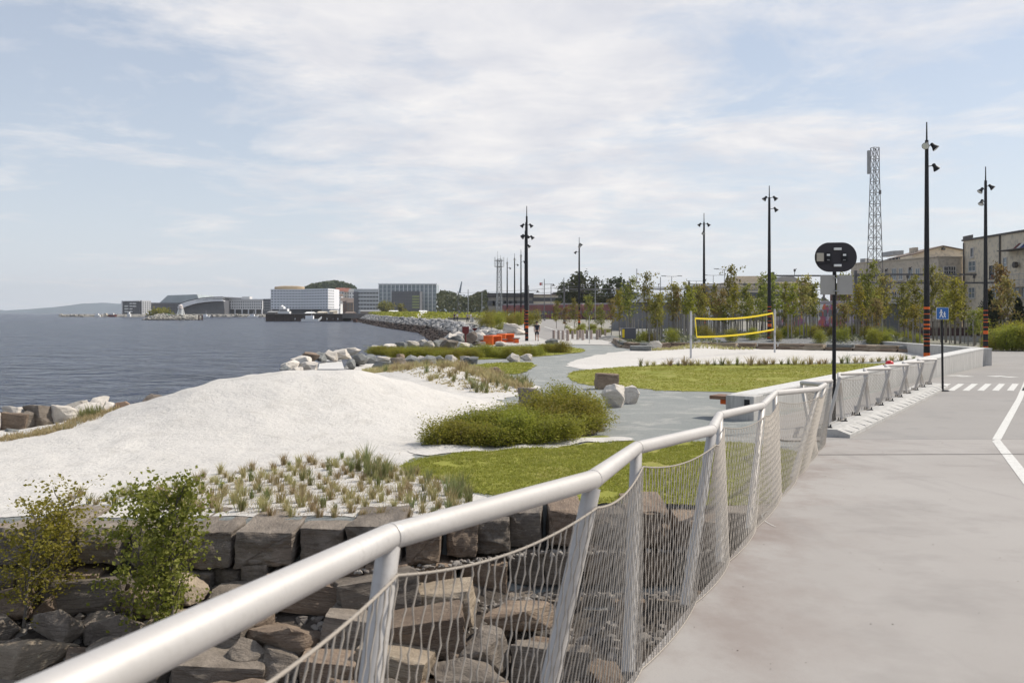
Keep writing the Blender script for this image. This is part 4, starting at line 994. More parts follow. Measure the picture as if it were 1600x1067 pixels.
for px, py in ((560, 738), (575, 740), (590, 744), (604, 741), (572, 730), (610, 748), (588, 733), (548, 740), (700, 775), (715, 780), (728, 776), (735, 784), (708, 785), (722, 768), (640, 752), (668, 760), (600, 752), (580, 752)):
    x, y = G(px, py); tuft(rnd.choice(T_gr), x, y, rnd.uniform(.7, 1.05), 'tall green marram clump at the lawn side of the near sand bed', 'tall marram clumps on the near sand')
for px, py in ((110, 783), (140, 790), (150, 792), (166, 786), (192, 776), (205, 778), (178, 792), (125, 775), (225, 782), (240, 780), (262, 786), (278, 790), (255, 776)):
    x, y = G(px, py); tuft(rnd.choice(T_st), x, y, rnd.uniform(.7, 1.1), 'scattered straw tuft on the sand between the two bushes', 'scattered tufts between the bushes')
mound = [(-5.9, 41.5), (-5.2, 46), (-3.4, 45), (-1.8, 39.5), (-.1, 36), (.8, 33.6), (.4, 31), (-1.2, 30.2), (-2.6, 32), (-4.6, 36)]
lab, grp = 'straw tuft planted on the small mound behind the dune', 'straw tufts on the small mound'
yy0 = 29.5
while yy0 < 46:
    x = -6.5 + rnd.uniform(0, .5)
    while x < 1.2:
        xx, yy = x + rnd.uniform(-.2, .2), yy0 + rnd.uniform(-.3, .3)
        if inside(mound, xx, yy): tuft(rnd.choice(T_far), xx, yy, rnd.uniform(.6, .95), lab, grp)
        x += .60
    yy0 += 1.0
for px, py in ((745, 616), (752, 614), (740, 612), (760, 617), (800, 603), (810, 600), (820, 603), (828, 606), (815, 607), (790, 601)):
    x, y = G(px, py); tuft(T_far[3], x, y, rnd.uniform(.8, 1.2), 'taller green tuft at the foot of the small mound', 'green tufts at the foot of the mound')
lab, grp = 'straw tuft in the single row between the upper lawn and the volleyball sand', 'straw tufts in the row by the volleyball sand'
for i in range(38):
    px = 1000 + i * 11.6; x, y = G(px + rnd.uniform(-2, 2), np.interp(px, [1000, 1250, 1440], [572.5, 570.5, 562.5])); tuft(rnd.choice(T_far), x, y, rnd.uniform(.7, 1.35), lab, grp)
# dry grass along the shore and edges, lawn blades
def blade_field(name, pts, h, w, mat, lean=.5, nper=3):
    V = []; Fc = []; lib = [blades(nper, h, .03, 300 + i, lean, w) for i in range(12)]
    VV = []; o = 0
    for p in pts:
        v, f = lib[rng.integers(12)]; v = np.array(v); a = rng.uniform(0, 6.28); c, s = math.cos(a), math.sin(a); sc = rng.uniform(.7, 1.3)
        VV.append(np.stack([v[:, 0] * c - v[:, 1] * s, v[:, 0] * s + v[:, 1] * c, v[:, 2]], 1) * sc + np.array(p)); Fc += [[i + o for i in q] for q in f]; o += len(v)
    ob = mesh_obj(name, arr_mesh(name, np.concatenate(VV), Fc), mat); return tag(ob, kind='stuff')
def scatter(poly, n, dz=0, keep=None, edge=-.04):
    P_ = np.array(poly); lo, hi = P_.min(0), P_.max(0); X = rng.uniform(lo[0], hi[0], n * 3); Y = rng.uniform(lo[1], hi[1], n * 3)
    s = sdf(spl(poly, 1), X, Y) < edge
    if keep is not None: s &= keep(X, Y)
    X, Y = X[s][:n], Y[s][:n]; return list(zip(X.tolist(), Y.tolist(), (H(X, Y) + dz).tolist()))
blade_field('grass', scatter(near_lawn, 30000, .012, keep=lambda X, Y: vnoise(X, Y, 1.1, 31) + .5 * vnoise(X, Y, 3.1, 32) > .42, edge=.07), .042, .0045, L_grass, .8)
blade_field('grass', scatter(up_lawn, 18000, .012, keep=lambda X, Y: vnoise(X, Y, .5, 33) + .5 * vnoise(X, Y, 1.7, 34) > .42, edge=.12), .05, .007, L_grass, .8)
blade_field('grass', scatter(mid_lawn, 3000, .02) + scatter(hedge_lawn, 4000, .02), .06, .016, L_grass, .8)
blade_field('dry_grass', scatter(g((-20, 692), (60, 684), (120, 676), (170, 664), (215, 652), (230, 658), (180, 676), (100, 690), (0, 700)), 1100, 0), .12, .006, L_straw, .9, 4)
blade_field('dry_grass', scatter(g((118, 672), (150, 664), (172, 664), (160, 674), (130, 680)), 160, 0), .30, .007, L_marram, .5, 4)
blade_field('dry_grass', scatter(g((560, 580), (640, 574), (690, 576), (640, 584), (570, 590)), 700, 0), .22, .012, L_straw, .8, 4)
blade_field('dry_grass', scatter(g((690, 582), (735, 590), (800, 598), (840, 606), (822, 612), (760, 604), (700, 596)), 900, 0), .26, .012, L_straw, .8, 4)
blade_field('dry_grass', scatter(g((1010, 547), (1090, 543.6), (1180, 545), (1180, 547), (1090, 546), (1010, 549)), 500, 0), .2, .02, L_straw, .8, 4)
blade_field('dry_grass', scatter(mound, 1500, 0), .10, .012, L_straw, 1.6, 4)
litter = scatter(g((300, 770), (420, 738), (560, 716), (640, 712), (600, 722), (470, 735), (380, 756)), 260, 0) + scatter(bed, 2200, 0)
blade_field('dry_grass', litter, .05, .004, L_straw, 2.2, 3)
# ---- lamp posts: tall black poles with floodlights and orange bands at the foot
lens_m = M('lamp_lens', (.55, .56, .55), None, rough=.15, spec=.6)
def head_mesh():
    mb = MB(); mb.lathe([(.05, .20), (.09, .17), (.10, .02), (.17, -.12), (.185, -.17), (.17, -.175)], 12)
    return mb.mesh('lamp_head', smooth=True)
def lens_mesh():
    mb = MB(); mb.lathe([(.165, -.178), (.10, -.19), (.01, -.195)], 12); return mb.mesh('lens', smooth=True)
HM, LM = head_mesh(), lens_mesh(); HM.materials.append(black); LM.materials.append(lens_m)
def lamp(px, Y, h, heads, label, zb=0.0, bands=True, dense=False, group='tall floodlight posts'):
    x = SX(px, Y); root = thing('lamp_post', label, 'lamp post', (x, Y, zb), group=group)
    mb = MB(); mb.tube([(0, 0, -.05), (0, 0, 1.2), (0, 0, h * .5), (0, 0, h - .9)], [.155, .15, .12, .085], 14); mb.tube([(0, 0, h - .9), (0, 0, h)], [.045, .03], 8); mb.build('pole', black, root, True, world=False)
    mb = MB(); mb.lathe([(.24, 0), (.24, .03), (.17, .04)], 14); mb.build('base_plate', black, root, world=False)
    if bands:
        zs = [(.35, .05), (.75, .03), (1.2, .22), (1.62, .04), (1.95, .05), (2.15, .03), (2.4, .06), (2.7, .04)] if not dense else [(.3, .3), (.95, .03), (1.15, .05), (1.33, .02), (1.5, .03), (1.75, .1), (1.95, .09), (2.2, .06), (2.5, .04), (2.75, .12)]
        for z, w in zs:
            mb = MB(); r = .153 - .004 * z; mb.tube([(0, 0, z), (0, 0, z + w)], [r + .004, r + .003], 14, False); mb.build('orange_band', orange, root, True, world=False)
    for az, z, dist, tilt in heads:
        ar = MB(); c, s = math.cos(R(az)), math.sin(R(az)); ar.tube([(0, 0, h - z), (c * dist, s * dist, h - z + .05)], .022, 6)
        a = ar.build('lamp_arm', black, root, True, world=False)
        Mx = Matrix.Translation((c * (dist + .12), s * (dist + .12), h - z - .02)) @ Matrix.Rotation(R(az), 4, 'Z') @ Matrix.Rotation(R(-tilt), 4, 'Y')
        for me, nm, par in ((HM, 'lamp_head', root), (LM, 'lens', None)):
            o = bpy.data.objects.new(nm, me); COL.objects.link(o)
            if par: hd = o; o.parent = root; o.matrix_local = Mx; o.scale = (.98,) * 3
            else: o.parent = hd
    return root
two = [(-170, 1.35, .18, 35), (-10, 1.40, .18, 35), (-60, 2.15, .2, 45)]
lamp(1448, 47.5, 12.0, [(-120, 1.15, .2, 60), (-30, 1.2, .2, 40), (0, 2.2, .3, 35)], 'tallest lamp post, black with dense orange rings, just behind the long low wall', dense=True)
lamp(1540, 62, 12.0, [(-170, 1.5, .2, 40), (-30, 1.3, .2, 45), (-150, 2.3, .3, 30)], 'right lamp post with orange bands beside the rounded shrubs')
lamp(1202, 73.6, 12.0, [(180, .95, .2, 40), (-20, .95, .3, 40), (-10, 1.8, .35, 35)], 'lamp post rising behind the right volleyball net post', .3)
lamp(1100, 94, 12.0, [(180, 1.1, .3, 40), (0, 1.1, .3, 40), (-110, 1.9, .2, 40)], 'lamp post rising behind the left end of the volleyball net', .3)
lamp(905, 121.6, 12.0, [(0, .9, .1, 40), (-90, 1.1, .2, 40), (190, 1.9, .35, 40)], 'lamp post standing behind the row of bollards, in front of the tall tree', .1)
lamp(823, 85, 12.0, [(180, 1.7, .25, 40), (0, 1.7, .25, 40), (190, 2.7, .2, 45), (-10, 2.75, .35, 40)], 'nearest lamp post of the promenade, left of the walking man')
lamp(821, 102, 12.0, [(180, 1.4, .2, 40), (0, 1.5, .2, 40), (-10, 2.5, .25, 40)], 'lamp post directly behind the nearest promenade lamp post', .15)
lamp(814, 152, 12.0, [(-90, .9, .1, 40), (0, 1.9, .4, 40)], 'third promenade lamp post from the front', .5)
lamp(804, 164, 12.0, [(-90, .9, .1, 40), (0, 1.9, .4, 40)], 'fourth promenade lamp post from the front', .6)
lamp(792.5, 176, 12.0, [(-90, .9, .1, 40), (0, 1.9, .4, 40)], 'farthest and leftmost promenade lamp post', .6)

# ---- sign backs on the kerb
root = thing('road_sign', 'black back of a paired round traffic sign above two grey plates by the railing', 'road sign', (SX(1303, 21.6), 21.6, .05))
def at(px, py, Y=21.6): return A(px, py, Y)
mb = MB(); mb.tube([at(1303, 668), at(1303.5, 500), at(1304, 381)], .043, 12); mb.build('pole', black, root, True)
pl = [];
for k in range(40):
    a = 2 * math.pi * k / 40; c = math.cos(a); cxp = 1296 if c < 0 else 1315.5
    q = at(cxp + 23 * c, 402 - 23 * math.sin(a), 21.52); pl.append((q.x, 21.50, q.z))
mb = MB(); mb.prism(pl, (0, .03, 0)); mb.build('sign_back', M('sign_back_black', (.022, .018, .022), (.03, .026, .03), 2, .45), root)
def sbox(name, x0, y0, x1, y1, d0, d1, mt, par=root, bev=.006):
    a, b = at(x0, y1), at(x1, y0); mb = MB(); mb.bbox((a.x, 21.5 - d1, a.z), (b.x, 21.5 - d0, b.z), bev); return mb.build(name, mt, par)
sbox('junction_box', 1273.5, 396, 1284, 409, .002, .05, M('beige_plastic', (.42, .38, .31), None, rough=.5))
for x in (1288, 1313):
    b = sbox('control_box', x, 396, x + 8, 409, .002, .045, black); sbox('label', x + .6, 397.5, x + 5.6, 400.5, .046, .048, white, b, .0005); sbox('label', x + .8, 406.5, x + 5, 407.4, .046, .048, grey, b, .0005)
for y in (388, 413.5): sbox('clamp', 1299.5, y, 1311, y + 3.6, .03, .075, white)
mb = MB(); mb.tube([at(1278, 409, 21.47), at(1279, 414, 21.46), at(1288, 412, 21.46), at(1296, 411, 21.46), at(1303, 411, 21.46)], .008, 6); mb.build('cable', black, root, True)
for x0, x1 in ((1280, 1302.5), (1306, 1330)): sbox('grey_plate', x0, 430.5, x1, 460.5, -.03, -.012, M('aluminium_plate', (.34, .325, .30), (.37, .355, .33), 3, .5, .3))
for y in (434, 454): sbox('clamp', 1300, y, 1309, y + 1.6, .0, .06, grey)
# pedestrian sign
Ys = 31.2; root = thing('pedestrian_sign', 'blue square sign with white adult and child figures on a thin black pole', 'road sign', (SX(1473, Ys), Ys, 0))
mb = MB(); mb.tube([A(1473, 613, Ys), A(1471.6, 484, Ys)], .035, 10); mb.build('pole', black, root, True)
mb = MB(); mb.lathe([(.2, 0), (.2, .02), (.1, .03)], 12, (SX(1473, Ys), Ys, .05)); mb.build('base_plate', black, root)
blue = M('sign_blue', (.025, .12, .36), (.03, .13, .38), 2, .4)
def ipoly(cx_, cy_, pts, mt, nm, y0, y1, par, sc=1.0):
    mb = MB(); q = [A(cx_ + p[0] * sc, cy_ + p[1] * sc, Ys) for p in pts]; mb.prism([(p.x, y0, p.z) for p in q], (0, y1 - y0, 0)); return mb.build(nm, mt, par)
def rr(w, h, r):
    o = []
    for cx_, cy_, a0 in ((w - r, -h + r, -90), (w - r, h - r, 0), (-w + r, h - r, 90), (-w + r, -h + r, 180)):
        for k in range(5): a = R(a0 + 22.5 * k); o.append((cx_ + r * math.cos(a), cy_ + r * math.sin(a)))
    return o
ipoly(1471.5, 489.7, rr(9.6, 9.4, 1.2), white, 'sign_border', Ys - .055, Ys - .045, root)
ipoly(1471.5, 489.7, rr(9.1, 8.9, 1.0), blue, 'sign_face', Ys - .062, Ys - .056, root)
circ = [(math.cos(a * .5236), math.sin(a * .5236)) for a in range(12)]
for cx_, cy_, s in ((1469.3, 489.7, 1.0), (1474.5, 491.6, .72)):
    fig = [(-1.2, -3.6), (1.0, -3.6), (2.6, -.8), (2.0, -.2), (.9, -1.9), (1.0, .6), (2.9, 6.4), (1.6, 6.6), (-.1, 2.2), (-1.6, 6.6), (-3.0, 6.4), (-1.0, .8), (-1.0, -1.8), (-2.4, .4), (-3.0, -.2)]
    f = ipoly(cx_, cy_, fig, white, 'figure', Ys - .066, Ys - .063, root, s)
    ipoly(cx_, cy_ - 5.0 * s, circ, white, 'figure_head', Ys - .066, Ys - .063, f, 1.35 * s)

# ---- volleyball net and its posts
pa, pb = Vector((SX(1079.5, 54.2), 54.2, 0)), Vector((SX(1210.5, 61.9), 61.9, 0))
for p_, h, lb in ((pa, 2.64, 'left white steel post of the volleyball net'), (pb, 2.78, 'right white steel post of the volleyball net')):
    root = thing('net_post', lb, 'post', tuple(p_)); mb = MB(); mb.tube([(0, 0, -.1), (0, 0, h)], .062, 14); mb.build('pole', M('post_paint', (.52, .52, .53), (.46, .46, .47), 3, .5), root, True, world=False)
    mb = MB(); mb.lathe([(.068, h - .03), (.068, h + .01), (.04, h + .03)], 14); mb.build('cap', grey, root, True, world=False)
    mb = MB(); mb.bbox((-.05, -.1, 1.1), (.05, -.06, 1.3), .01); mb.build('winch', grey, root, world=False)
root = thing('volleyball_net', 'yellow edged volleyball net sagging between two white posts', 'net', tuple((pa + pb) / 2))
def npos(u, v):
    x = .045 + u * .93; b = pa.lerp(pb, x); s = 4 * u * (1 - u)
    t0, t1 = 2.26 + (2.55 - 2.26) * u, 1.20 + (1.50 - 1.20) * u
    if v > .5: x2 = .062 + u * .93; b = pa.lerp(pb, x2)
    return Vector((b.x, b.y, (t0 - .17 * s) if v < .5 else (t1 - .12 * s)))
def ribbon(name, pts, w, th, mt, par):
    mb = MB(); n = len(pts); u = []
    for i, p in enumerate(pts):
        t = (pts[min(i + 1, n - 1)] - pts[max(i - 1, 0)]).normalized(); b = Vector((0, 1, 0)).cross(t).normalized() if abs(t.z) < .9 else Vector((1, .9, 0)).normalized()
        d = Vector((.6, -.8, 0)) * th
        u += [p + b * w / 2 - d, p + b * w / 2 + d, p - b * w / 2 + d, p - b * w / 2 - d]
    fs = []
    for i in range(n - 1):
        for j in range(4): fs.append((i * 4 + j, i * 4 + (j + 1) % 4, i * 4 + 4 + (j + 1) % 4, i * 4 + 4 + j))
    fs += [(0, 3, 2, 1), ((n - 1) * 4, (n - 1) * 4 + 1, (n - 1) * 4 + 2, (n - 1) * 4 + 3)]
    mb.add(u, fs); return mb.build(name, mt, par)
U = [i / 24 for i in range(25)]
ribbon('top_band', [npos(u, 0) for u in U], .10, .006, yellow, root); ribbon('bottom_band', [npos(u, 1) for u in U], .10, .006, yellow, root)
ribbon('side_band', [npos(0, 0), npos(0, 1)], .07, .006, yellow, root); ribbon('side_band', [npos(1, 0), npos(1, 1)], .06, .006, yellow, root)
mb = MB()
for i in range(1, 96): mb.tube([npos(i / 96, 0), npos(i / 96, 1)], .0012, 3, False)
for j in range(1, 10): mb.tube([npos(u, 0).lerp(npos(u, 1), j / 10) for u in U], .0012, 3, False)
mb.build('mesh_panel', black, root)
mb = MB()
for u, v, p_, z in ((0, 0, pa, 2.32), (0, 1, pa, 1.15), (1, 0, pb, 2.66), (1, 1, pb, 1.5)): mb.tube([npos(u, v), p_ + Vector((0, 0, z))], .008, 4)
mb.build('tie_rope', black, root)

# ---- bollards
bol = M('pinkish_stone_post', (.36, .29, .25), (.27, .215, .19), 5, .8, bp=.3, bsc=20, var=.2, c3=(.44, .37, .33), sc3=9)
mb = MB(); mb.lathe([(.13, -.05), (.13, .9), (.12, .97), (.08, 1.0)], 12); bm_ = mb.mesh('bollard', smooth=True); bm_.materials.append(bol)
for px, py, s in ((865.2, 531.5, .95), (872.8, 532, .95), (879.5, 532.5, .95), (887, 534, 1.05), (894.5, 531.5, .9), (902.5, 532.5, .95), (906.5, 530.5, .95), (910.8, 533, 1.0), (917, 531, .95), (923.8, 531.8, .95), (933, 532.5, 1.0), (937, 530, .95), (945.5, 527, .85), (968, 522, .8)):
    x, y = G(px, py); o = bpy.data.objects.new('bollard', bm_); COL.objects.link(o); o.location = (x, y, 0); o.scale = (s, s, s); tag(o, 'short pinkish stone bollard in the cluster across the promenade', 'bollard', 'stone bollards across the promenade')
mb = MB(); x, y = G(921, 537); mb.tube([(x, y, 0), (x, y, 2.3)], .025, 8); mb.lathe([(.09, 0), (.09, .02), (.03, .03)], 10, (x, y, .03))
tag(mb.build('thin_post', M('thin_post_grey', (.4, .4, .38), None, rough=.5), smooth=True), 'thin bare grey post standing in front of the bollards', 'post')

# ---- orange picnic furniture
seat_m = M('stool_wood', (.12, .10, .09), (.19, .16, .14), 8, .7, st=(1, 8, 8))
def ptable(px, py, lb, w, rz):
    x, y = G(px, py); root = thing('picnic_table', lb, 'table', (x, y, 0), R(rz), 'orange picnic tables')
    mb = MB(); mb.bbox((-w / 2, -.4, .70), (w / 2, .4, .79), .01); mb.build('tabletop', orange, root, world=False)
    for s in (-1, 1):
        mb = MB(); mb.bbox((s * (w / 2 - .075) - .07, -.395, 0), (s * (w / 2 - .075) + .07, .395, .697), .01); mb.build('leg', orange, root, world=False)
ptable(770, 539.5, 'nearer orange slab table in the picnic corner', 1.9, 68); ptable(790, 536, 'farther orange slab table in the picnic corner', 2.0, 68)
for px, py, lb in ((754, 539.5, 'leftmost stool of the orange picnic set'), (786.5, 538.5, 'front stool in the middle of the orange picnic set'), (806.5, 536.5, 'rightmost stool of the orange picnic set'), (772, 535.5, 'stool between the two orange tables, behind the nearer one'), (794, 533.5, 'stool behind the farther orange table')):
    x, y = G(px, py); root = thing('stool', lb, 'stool', (x, y, 0), R(12), 'orange picnic stools')
    mb = MB(); mb.bbox((-.17, -.3, 0), (.17, .3, .38), .01); mb.build('stool_base', orange, root, world=False); mb = MB(); mb.bbox((-.27, -.36, .382), (.27, .36, .46), .012); mb.build('seat', seat_m, root, world=False)
# maroon boards on posts
def mboard(px, py, s, lb, Yz=0):
    x, y = G(px, py, Yz); root = thing('information_board', lb, 'board', (x, y, Yz))
    mb = MB(); mb.prism([(a * s, -.04 * s, b * s) for a, b in ((-.28, 1.42), (-.28, .92), (-.06, .76), (.06, .76), (.28, .92), (.28, 1.42))], (0, .08 * s, 0)); mb.build('panel', maroon, root, world=False)
    mb = MB(); mb.tube([(0, 0, 0), (0, 0, .8 * s)], .055 * s, 8); mb.build('post', maroon, root, True, world=False)
mboard(727.5, 537, 1.0, 'maroon shield shaped board on a post left of the orange table')
def grill(px, py, lb):
    x, y = G(px, py, .2); root = thing('fire_bowl', lb, 'fire bowl', (x, y, .2), group='maroon fire bowls')
    mb = MB(); mb.lathe([(.12, 0), (.12, .05), (.05, .06), (.05, .40), (.30, .66), (.32, .70), (.28, .70), (.06, .5)], 12); mb.build('bowl', maroon, root, True, world=False)
grill(730.5, 514, 'maroon fire bowl straight above the shield board'); grill(741, 517.5, 'maroon fire bowl in the middle of the three by the rocks'); grill(741.5, 523, 'maroon fire bowl nearest to the orange table')

# ---- people
skin = M('skin', (.45, .27, .20), None, rough=.6); navy = M('navy_cloth', (.02, .022, .035), (.03, .03, .045), 12, .9); navy2 = M('dark_cloth', (.03, .028, .033), (.045, .04, .05), 9, .9)
hair = M('dark_hair', (.03, .02, .015), None, rough=.7)
def skinned(name, V, E, rad, mat, parent, sub=2):
    me = bpy.data.meshes.new(name); me.from_pydata(V, E, []); o = bpy.data.objects.new(name, me); COL.objects.link(o)
    o.modifiers.new('skin', 'SKIN').use_smooth_shade = True
    for i, r in enumerate(rad): me.skin_vertices[0].data[i].radius = (r, r) if not isinstance(r, tuple) else r
    me.skin_vertices[0].data[0].use_root = True
    ss = o.modifiers.new('sub', 'SUBSURF'); ss.levels = sub; ss.render_levels = sub
    ev = o.evaluated_get(bpy.context.evaluated_depsgraph_get()); m2 = bpy.data.meshes.new_from_object(ev)
    bpy.data.objects.remove(o); m2.name = name
    m2.polygons.foreach_set('use_smooth', [True] * len(m2.polygons)); m2.materials.clear()
    return mesh_obj(name, m2, mat, parent)
def person(loc, rz, label, shirt, shorts, pack=None, walk=.24, long_legs=False):
    root = thing('person', label, 'person', loc, rz); w = walk
    V = [(0, 0, .94), (0, -.01, 1.12), (0, .01, 1.36), (0, .02, 1.50), (0, .0, 1.58), (0, -.02, 1.68), (0, -.01, 1.76),
         (-.19, 0, 1.42), (-.25, .06, 1.16), (-.24, -.08, .95), (-.235, -.13, .87), (.19, 0, 1.42), (.25, -.07, 1.16), (.24, -.20, .97), (.235, -.25, .90),
         (-.10, 0, .90), (-.11, -w * .6, .49), (-.11, -w, .08), (-.11, -w - .15, .03), (.10, 0, .90), (.10, w * .35, .49), (.10, w * 1.15, .13), (.10, w * 1.05, .03)]
    V = [(x, -y, z) for x, y, z in V]
    E = [(0, 1), (1, 2), (2, 3), (3, 4), (4, 5), (5, 6), (2, 7), (7, 8), (8, 9), (9, 10), (2, 11), (11, 12), (12, 13), (13, 14), (0, 15), (15, 16), (16, 17), (17, 18), (0, 19), (19, 20), (20, 21), (21, 22)]
    rd = [(.15, .11), (.14, .10), (.16, .11), .055, .06, .095, .075, .06, .045, .035, .04, .06, .045, .035, .04, .09, .06, .042, .04, .09, .06, .042, .04]
    skinned('body', V, E, rd, skin, root)
    sv = [V[0][:2] + (.98,), V[1], V[2], V[3][:2] + (1.46,), V[7], tuple((a * .6 + b * .4) for a, b in zip(V[7], V[8])), V[11], tuple((a * .6 + b * .4) for a, b in zip(V[11], V[12]))]
    skinned('shirt', sv, [(0, 1), (1, 2), (2, 3), (2, 4), (4, 5), (2, 6), (6, 7)], [(.175, .135), (.165, .125), (.18, .13), .075, .085, .07, .085, .07], shirt, root)
    k = .85 if long_legs else .0
    hv = [(0, 0, 1.0), (0, 0, .92), V[15], tuple(V[15][i] * .2 + V[16][i] * .8 for i in range(3)) if not long_legs else V[17], V[19], tuple(V[19][i] * .2 + V[20][i] * .8 for i in range(3)) if not long_legs else V[21]]
    skinned('trousers' if long_legs else 'shorts', hv, [(0, 1), (1, 2), (2, 3), (1, 4), (4, 5)], [(.172, .13), (.165, .125), .112, .085, .112, .085], shorts, root)
    mb = MB(); mb.lathe([(.10, 1.66), (.112, 1.71), (.105, 1.765), (.07, 1.81), (.02, 1.83)], 12, (0, -.0, 0)); mb.build('hair', hair, root, True, world=False)
    for f, t in ((17, 18), (21, 22)):
        a = Vector(V[f]); mb = MB(); mb.bbox((a.x - .05, a.y - .08, a.z - .09 + .0), (a.x + .05, a.y + .20, a.z + .02), .03); mb.build('shoe', black, root, True, world=False)
    if pack:
        mb = MB(); mb.bbox((-.15, -.30, 1.02), (.15, -.12, 1.46), .05); mb.build('backpack', pack, root, True, world=False)
    return root
x, y = G(839, 533.8); person((x, y, 0), R(0), 'man in navy shirt, shorts and backpack walking away along the promenade', navy, navy2, navy)
wsh = M('white_cloth', (.7, .68, .66), None, rough=.9)
for px, py, Y, lb, s_, t_, rz in ((710, 501, 200, 'person in dark clothes on the far promenade, left one of the left couple', navy, navy2, .5), (714.5, 501, 200, 'person in a pale top on the far promenade, right one of the left couple', wsh, navy2, -.6), (730.5, 503, 190, 'person in a grey top on the far promenade, left one of the right couple', grey, navy2, .3), (735.5, 503, 188, 'person in a white top on the far promenade, right one of the right couple', wsh, wsh, 2.6)):
    person((SX(px, Y), Y, float(H(SX(px, Y), Y))), rz, lb, s_, t_, None, .12, True)
mb = MB(); Yq = 187; mb.bbox((SX(736.5, Yq), Yq, .6), (SX(740, Yq), Yq + .8, 1.6), .04); mb.bbox((SX(736.3, Yq), Yq - .05, 1.6), (SX(740.2, Yq), Yq + .85, 1.68), .02); tag(mb.build('litter_bin', grey), 'grey litter bin beside the people on the far promenade', 'bin')

# ---- lattice masts
def mast(px, py0, py1, Y, w0, w1, label, n, mat, r=.05, extra=None, zb=0):
    x = SX(px, Y); h = SZ(py1, Y) - zb; root = thing('lattice_mast', label, 'mast', (x, Y, zb)); mb = MB(); rot = R(12)
    def c(k, z): a = rot + k * math.pi / 2 + math.pi / 4; ww = w0 + (w1 - w0) * min(1, z / (h * .9)) ** .8; return (ww * .707 * math.cos(a), ww * .707 * math.sin(a), z)
    for k in range(4): mb.tube([c(k, h * i / 8) for i in range(9)], r, 6); 
    mb.build('legs_frame' if False else 'frame', mat, root, world=False); mb = MB()
    for i in range(n):
        z0, z1 = h * i / n, h * (i + 1) / n
        for k in range(4):
            mb.tube([c(k, z0), c((k + 1) % 4, z1)], r * .55, 4); mb.tube([c((k + 1) % 4, z0), c(k, z1)], r * .55, 4); mb.tube([c(k, z1), c((k + 1) % 4, z1)], r * .6, 4)
    mb.build('bracing', mat, root, world=False); return root, h
steel_d = M('dark_galvanised', (.13, .125, .125), (.19, .18, .18), 3, .6, .3)
rt, h = mast(1367, 470, 231, 95, 1.5, .58, 'tall dark lattice mast in front of the beige building', 17, steel_d, .038)
mb = MB(); mb.bbox((-.75, -.2, h - 2.6), (-.5, .1, h - .3), .02); mb.build('antenna', grey, rt, world=False)
mb = MB(); mb.bbox((.42, -.12, h - 4.6), (.6, .12, h - 4.2), .02); mb.bbox((.5, -.12, h - 13.6), (.75, .12, h - 12.9), .03); mb.build('equipment_box', steel_d, rt, world=False)
mb = MB(); mb.tube([(.95, -.3, 5.2), (.95, -.05, 5.2)], .55, 16); mb.build('dish', steel_d, rt, world=False)
steel_l = M('grey_galvanised', (.28, .29, .30), (.34, .35, .36), 1, .6, .2)
rt, h = mast(780, 488, 405, 300, 1.8, 1.2, 'slender grey lattice mast with a round platform behind the grey hall', 12, steel_l, .09)
mb = MB()
for z in (-.4, -2.3):
    mb.lathe([(.8, h + z - .15), (1.5, h + z - .1), (1.5, h + z), (.8, h + z)], 14)
for k in range(10): a = k * .628; mb.tube([(1.5 * math.cos(a), 1.5 * math.sin(a), h - 2.3), (1.5 * math.cos(a), 1.5 * math.sin(a), h + .6)], .05, 4)
mb.build('platform', steel_l, rt, world=False); mb = MB(); mb.tube([(-.5, 0, h), (-.5, 0, h + 2.4)], .05, 5); mb.tube([(.4, 0, h), (.4, 0, h + 1.2)], .05, 5); mb.build('antenna', steel_l, rt, world=False)
# ---- buildings
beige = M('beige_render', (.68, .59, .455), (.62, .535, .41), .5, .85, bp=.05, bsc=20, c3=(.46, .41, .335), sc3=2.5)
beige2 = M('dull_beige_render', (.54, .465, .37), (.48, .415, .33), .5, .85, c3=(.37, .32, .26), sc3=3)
roof_b = M('brown_roof', (.17, .125, .10), (.22, .17, .14), 2, .8); trim_d = M('dark_trim', (.09, .08, .075), None, rough=.7); roof_g = M('grey_roof', (.22, .22, .22), (.27, .27, .27), .5, .7)
frame_m = M('window_frame_paint', (.55, .52, .48), None, rough=.6)
def facade_win(root, P, Q, s, z, w, h, nx=2, ny=2, gm=glass, fm=None, name='window', out=.03, sill=False):
    """one framed window on the wall line P->Q (outside on the right of P->Q), its centre s metres along"""
    P, Q = Vector((P[0], P[1], 0)), Vector((Q[0], Q[1], 0)); d = (Q - P).normalized(); n = Vector((d.y, -d.x, 0))
    Mx = Matrix.Translation(P + d * s + Vector((0, 0, z))) @ Matrix(((d.x, n.x, 0, 0), (d.y, n.y, 0, 0), (0, 0, 1, 0), (0, 0, 0, 1)))
    mb = MB(); t = .07; b = MB()
    for x0, x1, z0, z1 in ((-w / 2, w / 2, 0, t), (-w / 2, w / 2, h - t, h), (-w / 2, -w / 2 + t, t, h - t), (w / 2 - t, w / 2, t, h - t)): mb.box((x0, .004, z0), (x1, out + .05, z1), mtx=Mx)
    for i in range(1, nx): x = -w / 2 + w * i / nx; mb.box((x - .03, .004, t), (x + .03, out + .04, h - t), mtx=Mx)
    for j in range(1, ny):
        zz_ = h * j / ny
        for i in range(nx): mb.box((-w / 2 + w * i / nx + (.03 if i else t), .004, zz_ - .03), (-w / 2 + w * (i + 1) / nx - (.03 if i < nx - 1 else t), out + .035, zz_ + .03), mtx=Mx)
    f = mb.build(name, fm or frame_m, root)
    b.box((-w / 2 + t, .003, t), (w / 2 - t, .02, h - t), mtx=Mx); b.build('pane', gm, f)
    if sill: b = MB(); b.box((-w / 2 - .08, .002, -.1), (w / 2 + .08, .12, -.005), mtx=Mx); b.build('sill', fm or frame_m, f)
    return f
